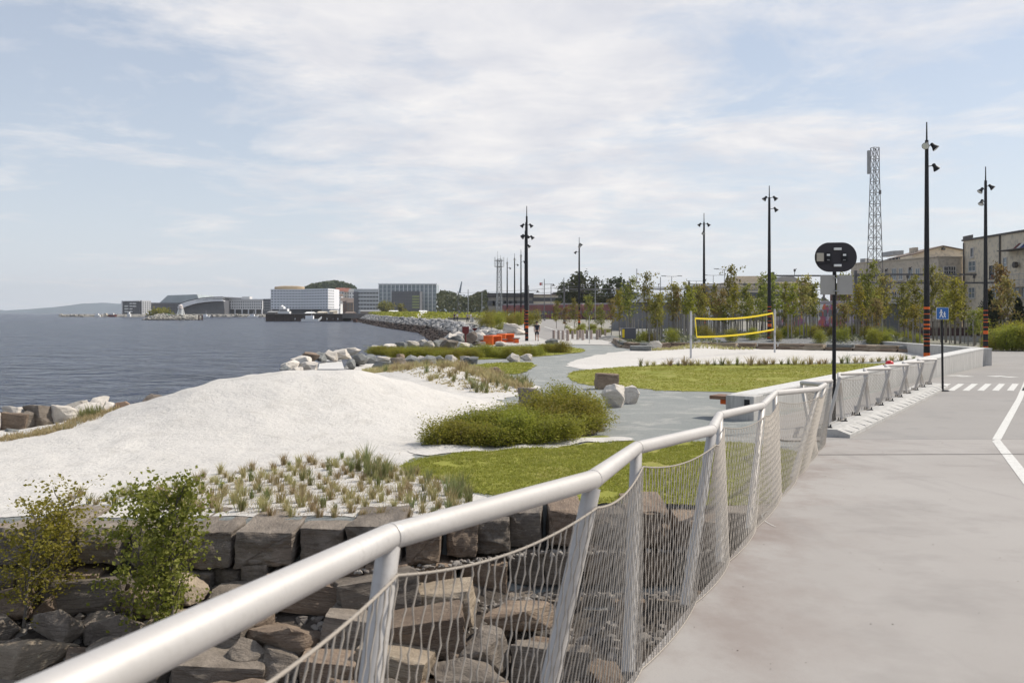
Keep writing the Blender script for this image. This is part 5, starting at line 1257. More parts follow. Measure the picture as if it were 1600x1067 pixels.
# beige building at the right
root = thing('office_building', 'large dull beige rendered building with stepped blocks at the right edge', 'building', (49, 100, 0))
zA, zB = 10.35, 8.6
def vol(name, pts, z0, z1, mat, par=root):
    mb = MB(); mb.prism([(x, y, z0) for x, y in pts], (0, 0, z1 - z0)); return mb.build(name, mat, par)
A0, A1 = (49.35, 105), (48.9, 60)
vol('wall', [A0, A1, (80, 60), (80, 106)], -.5, zA, beige)
vol('parapet', [(49.2, 105.1), (48.75, 60), (49.5, 60), (50, 105.1)], zA + .003, zA + .18, trim_d)
C0, C1, B1 = (42.2, 119.5), (46.4, 104.5), (49.34, 105.2)
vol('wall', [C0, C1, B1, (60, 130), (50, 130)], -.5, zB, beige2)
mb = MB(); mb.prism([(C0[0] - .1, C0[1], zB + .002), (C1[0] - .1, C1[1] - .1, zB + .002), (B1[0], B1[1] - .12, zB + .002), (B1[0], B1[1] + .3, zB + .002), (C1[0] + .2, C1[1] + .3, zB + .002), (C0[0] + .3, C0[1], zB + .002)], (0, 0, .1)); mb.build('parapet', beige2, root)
# gabled hall behind
gy0, gy1 = 112, 150
mb = MB(); zt = lambda py, Y: SZ(py, Y)
gp = [(SX(1425, 113), 113, 0), (SX(1425, 113), 113, zt(399, 113)), (SX(1472, 113), 113, zt(385.5, 113)), (SX(1506, 113), 113, zt(392, 113)), (SX(1506, 113), 113, 0)]
mb.prism(gp, (1, 10, 0)); mb.build('gable_hall', beige, root)
mb = MB(); e = .12
for a, b in ((1, 2), (2, 3)):
    p, q = Vector(gp[a]), Vector(gp[b]); mb.prism([p + Vector((0, -.3, .02)), q + Vector((0, -.3, .02)), q + Vector((0, -.3, .02 + e)), p + Vector((0, -.3, .02 + e))], (1, 10.3, 0))
mb.build('roof', roof_b, root)
mb = MB(); mb.bbox((SX(1471, 112.9), 112.6, zt(391, 113)), (SX(1475.5, 112.9), 112.95, zt(387.5, 113)), .02); mb.build('vent', trim_d, root)
mb = MB(); mb.prism([(SX(1379, 122), 122, 0), (SX(1379, 122), 122, zt(408, 122)), (SX(1436, 114), 114, zt(397, 114)), (SX(1436, 114), 114, 0)], (3, 4, 0)); mb.build('rear_hall', beige, root)
mb = MB(); mb.prism([(SX(1378, 122), 121.5, zt(408, 122)), (SX(1378, 122), 121.5, zt(406.8, 122)), (SX(1437, 114), 113.5, zt(395.5, 114)), (SX(1437, 114), 113.5, zt(397, 114))], (4, 5, .6)); mb.build('roof', roof_b, root)
for k in range(9):
    t = .04 + k * .095; px = 1379 + 57 * t; Yv = 122 - 8 * t - .15; py = 408 - 11 * t + 2.2; a = A(px, py + 2.6, Yv); mb = MB(); mb.bbox((a.x - .28, Yv - .1, a.z), (a.x + .28, Yv + .1, a.z + .45), .01); mb.build('clerestory_window', glass, root)
vol('roof_box', [(SX(1426, 116), 115.5), (SX(1432, 116), 115.5), (SX(1432, 116), 117), (SX(1426, 116), 117)], zt(396, 116), zt(387, 116), beige2)
vol('chimney', [(SX(1505, 105), 104.4), (SX(1517, 103), 102.5), (SX(1519, 103), 103.5), (SX(1507, 105), 105.4)], zA + .2, zA + .55, trim_d)
vol('grey_wing', [(SX(1344, 128), 128), (SX(1352, 127), 127), (SX(1374, 131), 131), (SX(1372, 140), 140), (SX(1346, 140), 140)], 0, zt(404.5, 128), grey)
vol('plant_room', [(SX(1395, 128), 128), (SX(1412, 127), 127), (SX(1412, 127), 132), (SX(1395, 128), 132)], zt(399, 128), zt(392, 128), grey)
# windows: right block (wall line runs towards the camera)
def sA(px): # along A0->A1 for a sighted column
    t = (px - 800) / F; y = (A0[0] + (A0[1] - 105) * 0) ; k = (A1[0] - A0[0]) / (A1[1] - A0[1])
    y = (A0[0] - k * A0[1]) / (t - k); return A0[1] - y
def winA(px0, px1, py0, py1, nx, ny, gm=pglass, sill=True, fm=None):
    s0, s1 = sA(px0), sA(px1); y = 105 - (s0 + s1) / 2; facade_win(root, A0, A1, (s0 + s1) / 2, SZ(py1, y), abs(s1 - s0), SZ(py0, y) - SZ(py1, y), nx, ny, gm, fm, sill=sill)
winA(1517, 1522, 387, 402, 1, 1, glass); winA(1514, 1525, 408, 424, 2, 2); winA(1514, 1524, 449, 466, 2, 2); winA(1546.5, 1553, 415, 435, 1, 1, glass, fm=trim_d)
winA(1568, 1574, 402, 419, 1, 2); winA(1552, 1562, 447, 464, 2, 2); winA(1571, 1577, 446, 461, 1, 2); winA(1580, 1594, 445, 465, 2, 2); winA(1597, 1606, 445, 465, 2, 2)
for px, wz in ((1563.5, .12),):
    s = sA(px); y = 105 - s; mb = MB(); x = A0[0] + (A1[0] - A0[0]) * s / 45; mb.tube([(x - .1, y, 0), (x - .1, y, zA)], .09, 8); mb.build('downpipe', trim_d, root, True)
s = sA(1506.5); mb = MB(); mb.tube([(49.2, 104.6, 0), (49.2, 104.6, zA - .2)], .08, 8); mb.build('downpipe', trim_d, root, True)
# canopy and roof mural, clock on the far right
y = 105 - sA(1592); xA = 48.9
mb = MB(); mb.bbox((xA - .9, y - 6, SZ(391.5, y)), (xA + .3, 105 - sA(1577), SZ(390, y)), .03); mb.build('ledge', trim_d, root)
for k, (p0, p1, mt) in enumerate((((1581, 391), (1593, 380), maroon), ((1586, 391), (1598, 380), white), ((1591, 391), (1603, 380), M('mural_blue', (.05, .08, .25), None)))):
    q = []
    for (px, py) in (p0, (p0[0] + 3.5, p0[1]), (p1[0] + 3.5, p1[1]), p1):
        s = sA(px); yy = 105 - s; q.append((A0[0] + (A1[0] - A0[0]) * s / 45 - .06 - .012 * k, yy, SZ(py, yy)))
    mb = MB(); mb.prism(q, (.03, 0, 0)); mb.build('mural_stripe', mt, root)
s = sA(1592.5); yy = 105 - s; mb = MB(); mb.tube([(xA - .22, yy, SZ(414, yy)), (xA + .1, yy, SZ(414, yy))], .3, 16); mb.build('fan', trim_d, root)
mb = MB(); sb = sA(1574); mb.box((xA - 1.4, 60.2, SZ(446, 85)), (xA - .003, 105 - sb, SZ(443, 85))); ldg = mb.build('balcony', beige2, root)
mb = MB(); yy = 105 - sb
for i in range(28):
    mb.tube([(xA - 1.35, yy - i * .9, SZ(443, 85)), (xA - 1.35, yy - i * .9, SZ(443, 85) + 1.05)], .02, 4)
for dz in (.5, 1.05): mb.tube([(xA - 1.35, yy, SZ(443, 85) + dz), (xA - 1.35, yy - 24.3, SZ(443, 85) + dz)], .025, 4)
mb.build('balcony_rail', grey, ldg)
# windows on the wing and the front return
def winL(P, Q, px0, px1, py0, py1, nx, ny, gm=pglass, sill=True):
    P2, Q2 = Vector(P), Vector(Q)
    def s_of(px): t = (px - 800) / F; d = Q2 - P2; return (t * P2.y - P2.x) / (d.x - t * d.y) * d.length
    s0, s1 = s_of(px0), s_of(px1); p = P2.lerp(Q2, (s0 + s1) / 2 / (Q2 - P2).length); facade_win(root, P, Q, (s0 + s1) / 2, SZ(py1, p.y), abs(s1 - s0), SZ(py0, p.y) - SZ(py1, p.y), nx, ny, gm, None, sill=sill)
for a, b in ((1384, 1387), (1394, 1401), (1405, 1411), (1419, 1427), (1431, 1438), (1451, 1457)): winL(C0, C1, a, b, 419, 437, 2, 2)
for a, b in ((1384, 1388), (1394, 1402), (1404.5, 1412), (1432, 1440), (1451, 1457)): winL(C0, C1, a, b, 455, 469, 2, 2, glass)
winL(C1, B1, 1474, 1493, 416, 430, 5, 2, glass); winL(C1, B1, 1475, 1481, 452, 467, 1, 3, glass)
mb = MB(); mb.box((46.6, 103.6, .2), (49.0, 104.4, 1.0)); mb.build('plinth_wall', beige2, root)

def simple_building(name, label, px0, px1, py, Y, depth, mat, rows=0, cols=0, wm=glass, wy=(0, 1), ws=(.6, .5), roof=None, skew=0, pyb=491, cat='building', limit=100, zb=1.0, wname='window', root=None, top=None):
    x0, x1 = SX(px0, Y), SX(px1, Y + skew); z1 = SZ(py, Y)
    r = root or thing(name, label, cat, ((x0 + x1) / 2, Y + skew / 2, zb))
    P, Q = (x0, Y), (x1, Y + skew)
    d = Vector((Q[0] - P[0], Q[1] - P[1])); n = Vector((d.y, -d.x)).normalized(); D = n * -depth
    mb = MB(); mb.prism([(P[0], P[1], zb), (Q[0], Q[1], zb), (Q[0] + D.x, Q[1] + D.y, zb), (P[0] + D.x, P[1] + D.y, zb)], (0, 0, z1 - zb)); mb.build('wall', mat, r)
    if roof:
        mb = MB(); o = .5; dn = d.normalized() * o
        mb.prism([(P[0] - dn.x + n.x * o, P[1] + n.y * o - dn.y, z1 + .01), (Q[0] + dn.x + n.x * o, Q[1] + n.y * o + dn.y, z1 + .01), (Q[0] + D.x + dn.x, Q[1] + D.y, z1 + .01), (P[0] + D.x - dn.x, P[1] + D.y, z1 + .01)], (0, 0, .8)); mb.build('roof', roof, r)
    if rows: win_grid(r, P, Q, SZ(wy[0], Y), SZ(wy[1], Y), rows, cols, ws, wm, limit, wname)
    return r
def win_grid(r, P, Q, zt_, zb_, rows, cols, ws, wm, limit=100, wname='window'):
    P, Q = Vector((P[0], P[1], 0)), Vector((Q[0], Q[1], 0)); d = Q - P; ln = d.length; d = d.normalized(); n = Vector((d.y, -d.x, 0)); off = WL.get(r.name)
    cw, ch = ln / cols, (zt_ - zb_) / rows; mb = MB(); w, h = cw * ws[0], ch * ws[1]
    mb.box((-w / 2, -.05, -h / 2), (w / 2, .1, h / 2)); me = mb.mesh(wname); me.materials.append(wm); rest = MB(); c = 0
    ang = math.atan2(d.y, d.x)
    for j in range(rows):
        for i in range(cols):
            p = P + d * cw * (i + .5) + Vector((0, 0, zt_ - ch * (j + .5))) - n * .0
            if c < limit:
                o = bpy.data.objects.new(wname, me); COL.objects.link(o); o.parent = r; o.location = p - off; o.rotation_euler = (0, 0, ang + math.pi)
            else:
                rest.box((-w / 2, -.05, -h / 2), (w / 2, .1, h / 2), mtx=Matrix.Translation(p) @ Matrix.Rotation(ang + math.pi, 4, 'Z'))
            c += 1
    if rest.v: o = rest.build(wname, wm, r); tag(o, kind='stuff')
# ---- skyline on the far shore
wf = M('white_facade', (.82, .82, .83), (.78, .78, .79), .05, .7); wf2 = M('light_facade', (.76, .755, .74), (.72, .715, .70), .05, .7)
dk = M('dark_cladding', (.10, .10, .115), (.13, .13, .14), .2, .5); gfac = M('green_grey_glass', (.32, .37, .38), (.42, .47, .48), .08, .25, spec=.6); gold = M('gold_cladding', (.40, .29, .17), (.46, .34, .20), .3, .5, .2)
Y = 900
r = simple_building('apartment_building', 'dark apartment block with white frame and bright balconies at the left end of the quay', 191, 219, 470, Y, 20, dk, cat='building')
mb = MB(); x0, x1 = SX(190.5, Y), SX(219, Y)
mb.box((x0, Y - 1.5, SZ(471, Y)), (x1, Y - .02, SZ(470, Y))); mb.box((x0, Y - 1.5, 1), (x0 + .9, Y - .02, SZ(471, Y) - .01)); mb.build('frame', wf, r)
for j, py in enumerate((473.2, 477.4, 481.6, 485.8)):
    for i, (a, b) in enumerate(((195.5, 201), (203.5, 207.5), (208.5, 213))):
        if j > 1 and i == 2: continue
        if (i, j) == (0, 0): continue
        mb = MB(); mb.box((SX(a, Y), Y - 1.6, SZ(py + 2.0, Y)), (SX(b, Y), Y - .03, SZ(py + .2, Y))); mb.build('balcony', wf2, r)
r = simple_building('apartment_building', 'pale apartment block with small windows beside the dark one', 222, 236, 469.5, Y, 20, wf2, 6, 4, dk, (471, 489), (.45, .5), skew=6)
simple_building('quay_hall', 'dark low glazed hall on the quay left of the curved arena', 230, 292, 473, 920, 40, dk, 3, 14, dgrey, (475, 488), (.8, .5), cat='hall')
r = thing('glass_hall', 'pale glass hall with sloping sides rising behind the dark hall', 'hall', (SX(281, 960), 960, 1)); mb = MB(); Yg = 960
mb.prism([(SX(a, Yg), Yg, SZ(b, Yg)) for a, b in ((246, 476), (262, 461.5), (308, 460), (313, 476))], (0, 50, 0)); mb.build('roof', M('pale_roof_glass', (.36, .40, .41), (.42, .46, .47), .1, .35), r)
mb = MB(); mb.box((SX(246, Yg), Yg + .5, 1), (SX(313, Yg), Yg + 49, SZ(476.2, Yg))); mb.build('wall', dk, r)
r = thing('arena', 'arena with sweeping curved white edged roof and dark glass front', 'arena', (SX(315, 880), 880, 1)); Ya = 880
def arc(py_off): return [(279, 476 + py_off), (285, 472.6 + py_off), (295, 469.2 + py_off), (306, 466.8 + py_off), (318, 465 + py_off), (332, 463.9 + py_off), (348, 463.6 + py_off)]
mb = MB(); a = arc(1.2); mb.prism([(SX(p, Ya), Ya + 1.5, SZ(q, Ya)) for p, q in a] + [(SX(351, Ya), Ya + 1.5, SZ(491, Ya)), (SX(279, Ya), Ya + 1.5, SZ(491, Ya))], (0, 60, 0)); mb.build('wall', dk, r)
def sweep(o0, o1, y0, mt, nm, dz):
    mb = MB(); u, l = arc(o0), arc(o1); n = len(u); mb.prism([(SX(p, Ya), Ya + y0, SZ(q, Ya)) for p, q in u] + [(SX(p + (4 if p > 300 else 6), Ya), Ya + y0, SZ(q, Ya)) for p, q in l[::-1]], (0, dz, 0)); mb.build(nm, mt, r)
sweep(.0, 1.5, -1.5, dgrey, 'roof', 62); sweep(1.7, 3.1, -3.0, wf2, 'roof_edge', 3.5); sweep(3.2, 4.3, -2.4, dgrey, 'roof_band', 3); sweep(4.4, 7.0, -4.0, wf, 'roof_edge', 4.5)
mb = MB(); mb.box((SX(300, Ya), Ya - 2.2, 1), (SX(352, Ya), Ya + 1.4, SZ(484, Ya))); mb.build('base_wall', M('arena_base', (.12, .115, .12), (.16, .155, .16), .2, .8), r)
r = simple_building('office_building', 'long white office building on columns with three rows of small dark windows', 355, 410, 468.5, Y, 25, wf2, 3, 16, dk, (469.8, 482.5), (.42, .55), zb=SZ(483.5, Y))
r['label'] = 'long white office building on columns with three rows of small dark windows'
mb = MB(); mb.box((SX(354, Y), Y - 1, SZ(468.4, Y)), (SX(411.5, Y), Y + 25, SZ(467.3, Y))); mb.build('roof', wf, r)
mb = MB(); mb.box((SX(357, Y), Y + 6, 1), (SX(409, Y), Y + 20, SZ(483.6, Y))); mb.build('ground_floor', dk, r)
for px in (356, 367, 378, 388, 399, 409): mb = MB(); mb.box((SX(px, Y) - .5, Y, 1), (SX(px, Y) + .5, Y + 1, SZ(483.5, Y) - .01)); mb.build('column', wf, r)
r2 = simple_building('plant_building', 'small white roof house above the long white office', 378, 390, 463.5, 950, 10, wf2)
simple_building('office_block', 'small brown and grey block between the white office and the hotel', 411, 423, 467, 870, 20, dk, 4, 3, grey, (470, 486), (.7, .35))
# hotel
Yh = 820; r = simple_building('hotel', 'big white hotel with a dark window grid, two wings and a golden disc roof', 423, 470, 452, Yh, 25, wf, 7, 10, dk, (452.6, 482.5), (.50, .36), zb=SZ(483, Yh), limit=60, skew=0)
P, Q = (SX(470, Yh), Yh + .1), (SX(512.5, Yh - 22), Yh - 22); mb = MB(); mb.prism([(P[0], P[1], SZ(483, Yh)), (Q[0], Q[1], SZ(483, Yh)), (SX(522, Yh - 5), Yh - 5, SZ(483, Yh)), (SX(522, Yh), Yh + 25, SZ(483, Yh)), (P[0], Yh + 25, SZ(483, Yh))], (0, 0, SZ(451.7, Yh) - SZ(483, Yh))); mb.build('wing', wf, r)
win_grid(r, P, Q, SZ(452.6, Yh), SZ(482.5, Yh), 7, 10, (.48, .36), dk, 40); win_grid(r, Q, (SX(522, Yh - 5), Yh - 5), SZ(452.6, Yh), SZ(482.5, Yh), 7, 3, (.5, .34), dk, 0)
mb = MB(); mb.box((SX(423, Yh), Yh + 5, 1), (SX(500, Yh), Yh + 25, SZ(483.2, Yh))); mb.build('ground_floor', dk, r)
mb = MB(); mb.box((SX(500, Yh - 18), Yh - 12, 1), (SX(521, Yh), Yh + 24, SZ(483.2, Yh))); mb.build('ground_floor', wf, r)
mb = MB(); cxh, hw = SX(446.5, Yh), SX(470.5, Yh) - SX(446.5, Yh); mb.lathe([(hw * .97, SZ(452.0, Yh) + .03), (hw * .99, SZ(450, Yh)), (hw * .98, SZ(447.6, Yh)), (hw * .55, SZ(446.2, Yh)), (hw * .2, SZ(446, Yh))], 40, (cxh, Yh + 14, 0), mtx=Matrix.Diagonal((1, .7, 1, 1))); mb.build('disc_roof', gold, r, True)
# houses under the knoll
red_roof = M('red_tile_roof', (.32, .12, .08), (.26, .10, .07), .3, .8)
def house(px0, px1, py0, py1, pyb, Y, wm, rm, label):
    r = thing('house', label, 'house', (SX((px0 + px1) / 2, Y), Y, 1)); x0, x1 = SX(px0, Y), SX(px1, Y)
    mb = MB(); mb.box((x0, Y, 1), (x1, Y + 12, SZ(py1, Y))); mb.build('wall', wm, r)
    mb = MB(); mb.prism([(x0 - .5, Y - .6, SZ(py1, Y) + .01), (x0 - .5, Y + 6, SZ(py0, Y)), (x0 - .5, Y + 12.6, SZ(py1, Y) + .01)], (x1 - x0 + 1, 0, 0)); mb.build('roof', rm, r)
    n = max(2, int((px1 - px0) / 4)); h_ = SZ(py1, Y) - 1
    for i in range(n):
        for j in range(2): mb = MB(); xx = x0 + (x1 - x0) * (i + .5) / n; zz_ = SZ(py1, Y) - 1.8 - j * 3.4; mb.box((xx - .6, Y - .1, zz_ - .8), (xx + .6, Y - .003, zz_ + .8)); mb.build('window', dk, r)
cream = M('cream_wall', (.60, .54, .44), (.55, .49, .40), .1, .8)
house(524, 538, 449.5, 455, 470, 1050, wf2, red_roof, 'house with red roof below the wooded knoll, left one'); house(538, 546, 450, 456, 470, 1040, cream, red_roof, 'cream house with red roof below the knoll, right one'); house(545, 554, 451, 456, 480, 1000, wf2, roof_g, 'tall pale house below the right end of the knoll')
house(523, 533, 459, 463, 480, 960, wf2, roof_b, 'white house lower down between hotel and grey office'); house(532, 542, 465, 471, 485, 930, M('brick_wall', (.22, .13, .09), (.17, .10, .08), .3, .9), roof_b, 'brown brick house at the quay between hotel and grey office'); house(542, 552, 466, 473, 485, 925, M('brown_timber_wall', (.20, .15, .11), None), roof_b, 'brown warehouse beside the grey office'); house(526, 532, 470, 474, 488, 900, wf2, roof_g, 'small white shed at the quay right of the hotel')
# offices on the right of the far shore
Yo = 720; r = simple_building('office_building', 'grey office with horizontal window bands left of the glass tower', 553, 592, 451.5, Yo + 60, 25, M('grey_facade', (.52, .53, .54), (.46, .47, .48), .1, .6), 5, 8, dgrey, (455, 485), (.85, .38), zb=1); mb = MB(); mb.box((SX(553, Yo + 60), Yo + 59, 1), (SX(560, Yo + 60), Yo + 59.9, SZ(456, Yo + 60))); mb.build('stair_tower', dk, r)
r = simple_building('glass_office', 'large pale glass office block with vertical fins', 592, 682, 444, Yo, 25, gfac, 7, 14, pglass, (446, 488), (.75, .8), zb=1, limit=98)
mb = MB(); mb.box((SX(591, Yo), Yo - 1.2, SZ(444.6, Yo)), (SX(683, Yo), Yo - .15, SZ(443, Yo))); mb.build('roof_edge', wf, r)
for i in range(15): mb = MB(); px = 592 + i * 6.43; mb.box((SX(px, Yo) - .25, Yo - .9, 1), (SX(px, Yo) + .25, Yo - .12, SZ(445, Yo))); mb.build('fin', wf, r)
r = simple_building('dark_office', 'dark cube shaped office in front of the glass block with a strip of greenish windows', 611.5, 656, 455, Yo - 30, 20, dk, 6, 10, dgrey, (457, 487), (.5, .3), zb=1)
for j in range(5): mb = MB(); py = 462 + j * 4.3; mb.box((SX(644, Yo - 30), Yo - 30.5, SZ(py + 2.4, Yo - 30)), (SX(655, Yo - 30), Yo - 30.12, SZ(py, Yo - 30))); mb.build('green_window', M('greenish_window', (.32, .36, .14), (.26, .30, .15), .5, .4), r)
# cruise boat and small boats
r = thing('boat', 'white passenger boat with stacked decks moored at the dark pier', 'boat', (SX(440, 470), 470, -1.5)); Yb = 470
for nm, a, b, c, d, mt in (('hull', 434, 452, 491, 486.5, wf2), ('cabin', 436, 449, 486.4, 482.5, wf2), ('bridge', 436.5, 443, 482.4, 479, wf2), ('window_band', 437, 448, 485.5, 484, dk), ('funnel', 438, 440, 478.9, 477, wf)):
    mb = MB(); mb.bbox((SX(a, Yb), Yb - (.2 if nm == 'window_band' else 0), SZ(c, Yb)), (SX(b, Yb), Yb + 4, SZ(d, Yb)), .1 if nm != 'window_band' else .02); mb.build(nm, mt, r)
for px, Yq, L_, lb in ((396, 760, 9, 'small white motor boat in front of the white office'), (322, 760, 7, 'small white boat near the two dark posts'), (487, 430, 9, 'low pale boat lying along the dark pier')):
    r = thing('boat', lb, 'boat', (SX(px, Yq), Yq, -1.5)); mb = MB(); mb.prism([(-L_ / 2, -1.2, 0), (L_ / 2 * .7, -1.2, 0), (L_ / 2, 0, 1.3), (L_ / 2 * .7, 1.2, 0), (-L_ / 2, 1.2, 0)], (0, 0, 1.1)); mb.build('hull', wf2, r, world=False)
    mb = MB(); mb.bbox((-L_ * .3, -.9, 1.12), (L_ * .1, .9, 2.6), .1); mb.build('cabin', wf, r, world=False)
    mb = MB(); mb.tube([(0, 0, 2.6), (0, 0, 5.5)], .06, 5); mb.build('mast', wf, r, world=False)
# pier
pier_m = M('dark_pier_wood', (.055, .038, .032), (.09, .065, .055), .6, .9, st=(1, 1, 4)); pier_t = M('grey_pier_deck', (.15, .135, .125), (.19, .17, .16), .3, .9)
Yp = 445; r = thing('pier', 'long dark timber faced pier reaching out into the water', 'pier', (SX(480, Yp), Yp, -1.5)); z1 = SZ(491, Yp)
mb = MB(); mb.box((SX(415, Yp), Yp, -1.7), (SX(536, Yp), Yp + 22, z1)); mb.build('pier_wall', pier_m, r); mb = MB(); mb.box((SX(414.6, Yp), Yp - .4, z1 + .01), (SX(536, Yp), Yp + 22.4, z1 + .25)); mb.build('pier_deck', pier_t, r)
mb = MB(); mb.box((SX(536, Yp), Yp - 2, z1 - 1.8), (SX(640, Yp), Yp + 24, z1 + .3)); mb.build('jetty_deck', pier_t, r)
for px in (461, 474, 511, 520, 528): mb = MB(); mb.bbox((SX(px, Yp) - .25, Yp - .25, SZ(499.5, Yp)), (SX(px, Yp) + .25, Yp - .005, SZ(497, Yp)), .03); mb.build('fender', wf2, r)
for px in (430, 445, 460, 475, 490, 505, 520): mb = MB(); mb.tube([(SX(px, Yp), Yp - .3, -1.7), (SX(px, Yp), Yp - .3, z1)], .2, 6); mb.build('pile', pier_m, r)
mb = MB(); xq = SX(555, 400); mb.tube([(xq, 400, -2.5), (xq, 400, SZ(498.5, 400))], .9, 10); tag(mb.build('mooring_pile', M('rusty_pile', (.09, .05, .04), (.12, .07, .05), 2, .9), smooth=True), 'thick rusty mooring pile standing in the water right of the pier', 'pile')
# sheds, tents, goods on the pier head
for px0, px1, py, lb, mt in ((563, 590, 484.5, 'low pitched grey roof shed on the pier beside the green tree', roof_g), (477, 486, 487.3, 'white tent on the quay in front of the hotel', wf2), (515, 521, 484.8, 'small orange and white kiosk on the quay', cream), (608, 618, 485, 'white van like shed in front of the dark cube', wf2), (540, 550, 487, 'brown stack of crates on the quay right of the hotel', roof_b), (418, 430, 486, 'grey container stack left of the passenger boat', roof_g), (496, 505, 486.5, 'pale tarpaulin covered stack on the pier', cream), (655, 664, 485, 'white site hut in front of the glass office', wf2)):
    Yq = 520; house(px0, px1, py, py + 2.2, 491, Yq, mt if mt is not roof_g else M('shed_wall', (.25, .21, .18), None), mt, lb)
mb = MB(); Yq = 330; mb.prism([(SX(620.5, 260), 260, -1.2), (SX(623.5, 260), 260, -1.2), (SX(664, 270), 270, 2.35), (SX(659, 270), 270, 2.35)], (0, 2, .5))
mb = MB(); a0, a1 = Vector((SX(621.5, 250), 250, -1.3)), Vector((SX(662.5, 285), 285, 2.1)); dd_ = (a1 - a0).normalized(); sd = Vector((dd_.y, -dd_.x, 0)).normalized() * .9
mb.prism([a0 - sd, a0 + sd, a1 + sd, a1 - sd], (0, 0, .6)); tag(mb.build('concrete_ramp', top_m), 'pale concrete ramp running down the rock revetment into the water', 'ramp')
mb = MB(); Yq = 232; mb.box((SX(700, Yq), Yq, .4), (SX(768, Yq), Yq + .5, SZ(496.5, Yq))); tag(mb.build('retaining_wall', M('dull_wall', (.20, .185, .17), (.17, .155, .145), .5, .9)), 'dull grey retaining wall below the grass bank on the far promenade', 'wall')
P = []
for _ in range(3600):
    y = rng.uniform(236, 470); x = np.interp(y, SHY, SHX) + rng.uniform(6, 26 + (300 - min(y, 300)) * .5); px = 800 + x / y * F
    P.append((x, y, float(H(x, y)) + rng.uniform(0, 1.6)))
o = mesh_obj('tall_grass', foliage_mesh('tall_grass', P, 1.0, up=.1), L_shrub); tag(o, kind='stuff')
# island with lighthouse, breakwater
Yi = 520; pts = []
isl = M('island_rock', (.22, .21, .19), (.30, .28, .25), .5, .9)
mb = MB(); n = 30
prof = [(231, 0), (236, 1.2), (246, 2.8), (256, 3.2), (272, 2.6), (288, 2.5), (300, 2.2), (309, 1.5), (313, 0)]
V, Fc = [], []
for i in range(n):
    px = 231 + 82 * i / (n - 1); hz_ = np.interp(px, [p[0] for p in prof], [p[1] for p in prof])
    for j in range(9): t = j / 4 - 1; V.append((SX(px, Yi), Yi + 9 * t, -1.8 + hz_ * (1 - t * t)))
for i in range(n - 1):
    for j in range(8): a = i * 9 + j; Fc.append((a, a + 9, a + 10, a + 1))
tag(mesh_obj('islet', arr_mesh('islet', V, Fc, True), isl), kind='structure')
for _ in range(420):
    px = rng.uniform(231, 313); t = rng.uniform(-1, .6); hz_ = np.interp(px, [p[0] for p in prof], [p[1] for p in prof]); pts.append((SX(px, Yi), Yi + 9 * t, -1.7 + hz_ * (1 - t * t) + .1))
rubble('rock_revetment', pts, .8, 1.9, island_stone('islet_stone', ((.24, .23, .20), (.46, .43, .38), (.32, .30, .26)), (-1.3, -.7, (.05, .045, .04))))
r = thing('lighthouse', 'small white lighthouse on splayed legs on the rocky islet', 'lighthouse', (SX(282.5, Yi), Yi, .6)); s = .347
for sx in (-1, 1):
    for sy in (-1, 1): mb = MB(); mb.tube([(sx * 1.5, sy * 1.5, 0), (sx * .75, sy * .75, 4.3)], [.4, .3], 8); mb.build('leg', white, r, True, world=False)
mb = MB(); mb.lathe([(1.1, 3.9), (1.45, 4.2), (1.45, 4.35), (1.05, 4.4), (1.05, 5.4), (1.2, 5.45), (.2, 6.3)], 14); mb.build('lantern_room', M('pinkish_white', (.70, .62, .58), None), r, True, world=False)
mb = MB(); mb.lathe([(.6, 0), (.5, 4)], 10); mb.build('stair_shaft', white, r, True, world=False)
mb = MB(); mb.lathe([(1.6, -.2), (1.6, .5), (.4, .9)], 10, (SX(264, Yi), Yi - 1, .8)); tag(mb.build('green_marker', M('green_paint', (.02, .13, .07), None)), 'green round marker on the islet left of the lighthouse', 'marker')
for px, lb in ((310.8, 'left dark mooring pole right of the islet'), (316, 'right dark mooring pole right of the islet')):
    mb = MB(); mb.tube([(SX(px, 500), 500, -2), (SX(px, 500), 500, SZ(492, 500))], .38, 8); tag(mb.build('mooring_pole', M('dark_pole', (.07, .035, .035), None)), lb, 'pole')
Yw = 860; P0 = []
V, Fc = [], []
for i in range(40):
    px = 96 + 330 * i / 39
    for j in range(5): t = j / 2 - 1; V.append((SX(px, Yw), Yw + 8 * t, -1.8 + (2.7 if 0 < i < 39 else .3) * (1 - t * t)))
for i in range(39):
    for j in range(4): a = i * 5 + j; Fc.append((a, a + 5, a + 6, a + 1))
tag(mesh_obj('breakwater', arr_mesh('breakwater', V, Fc, True), isl), kind='structure')
mb = MB(); mb.box((SX(160, 900), 880, -2), (SX(700, 900), 1300, 1.0)); tag(mb.build('quay', pier_t), kind='structure')
pts = []
for _ in range(500): pts.append((SX(rng.uniform(97, 425), Yw), Yw - rng.uniform(0, 7), rng.uniform(-1.5, .7)))
rubble('rock_revetment', pts, .9, 2.2, bpy.data.materials['islet_stone'])
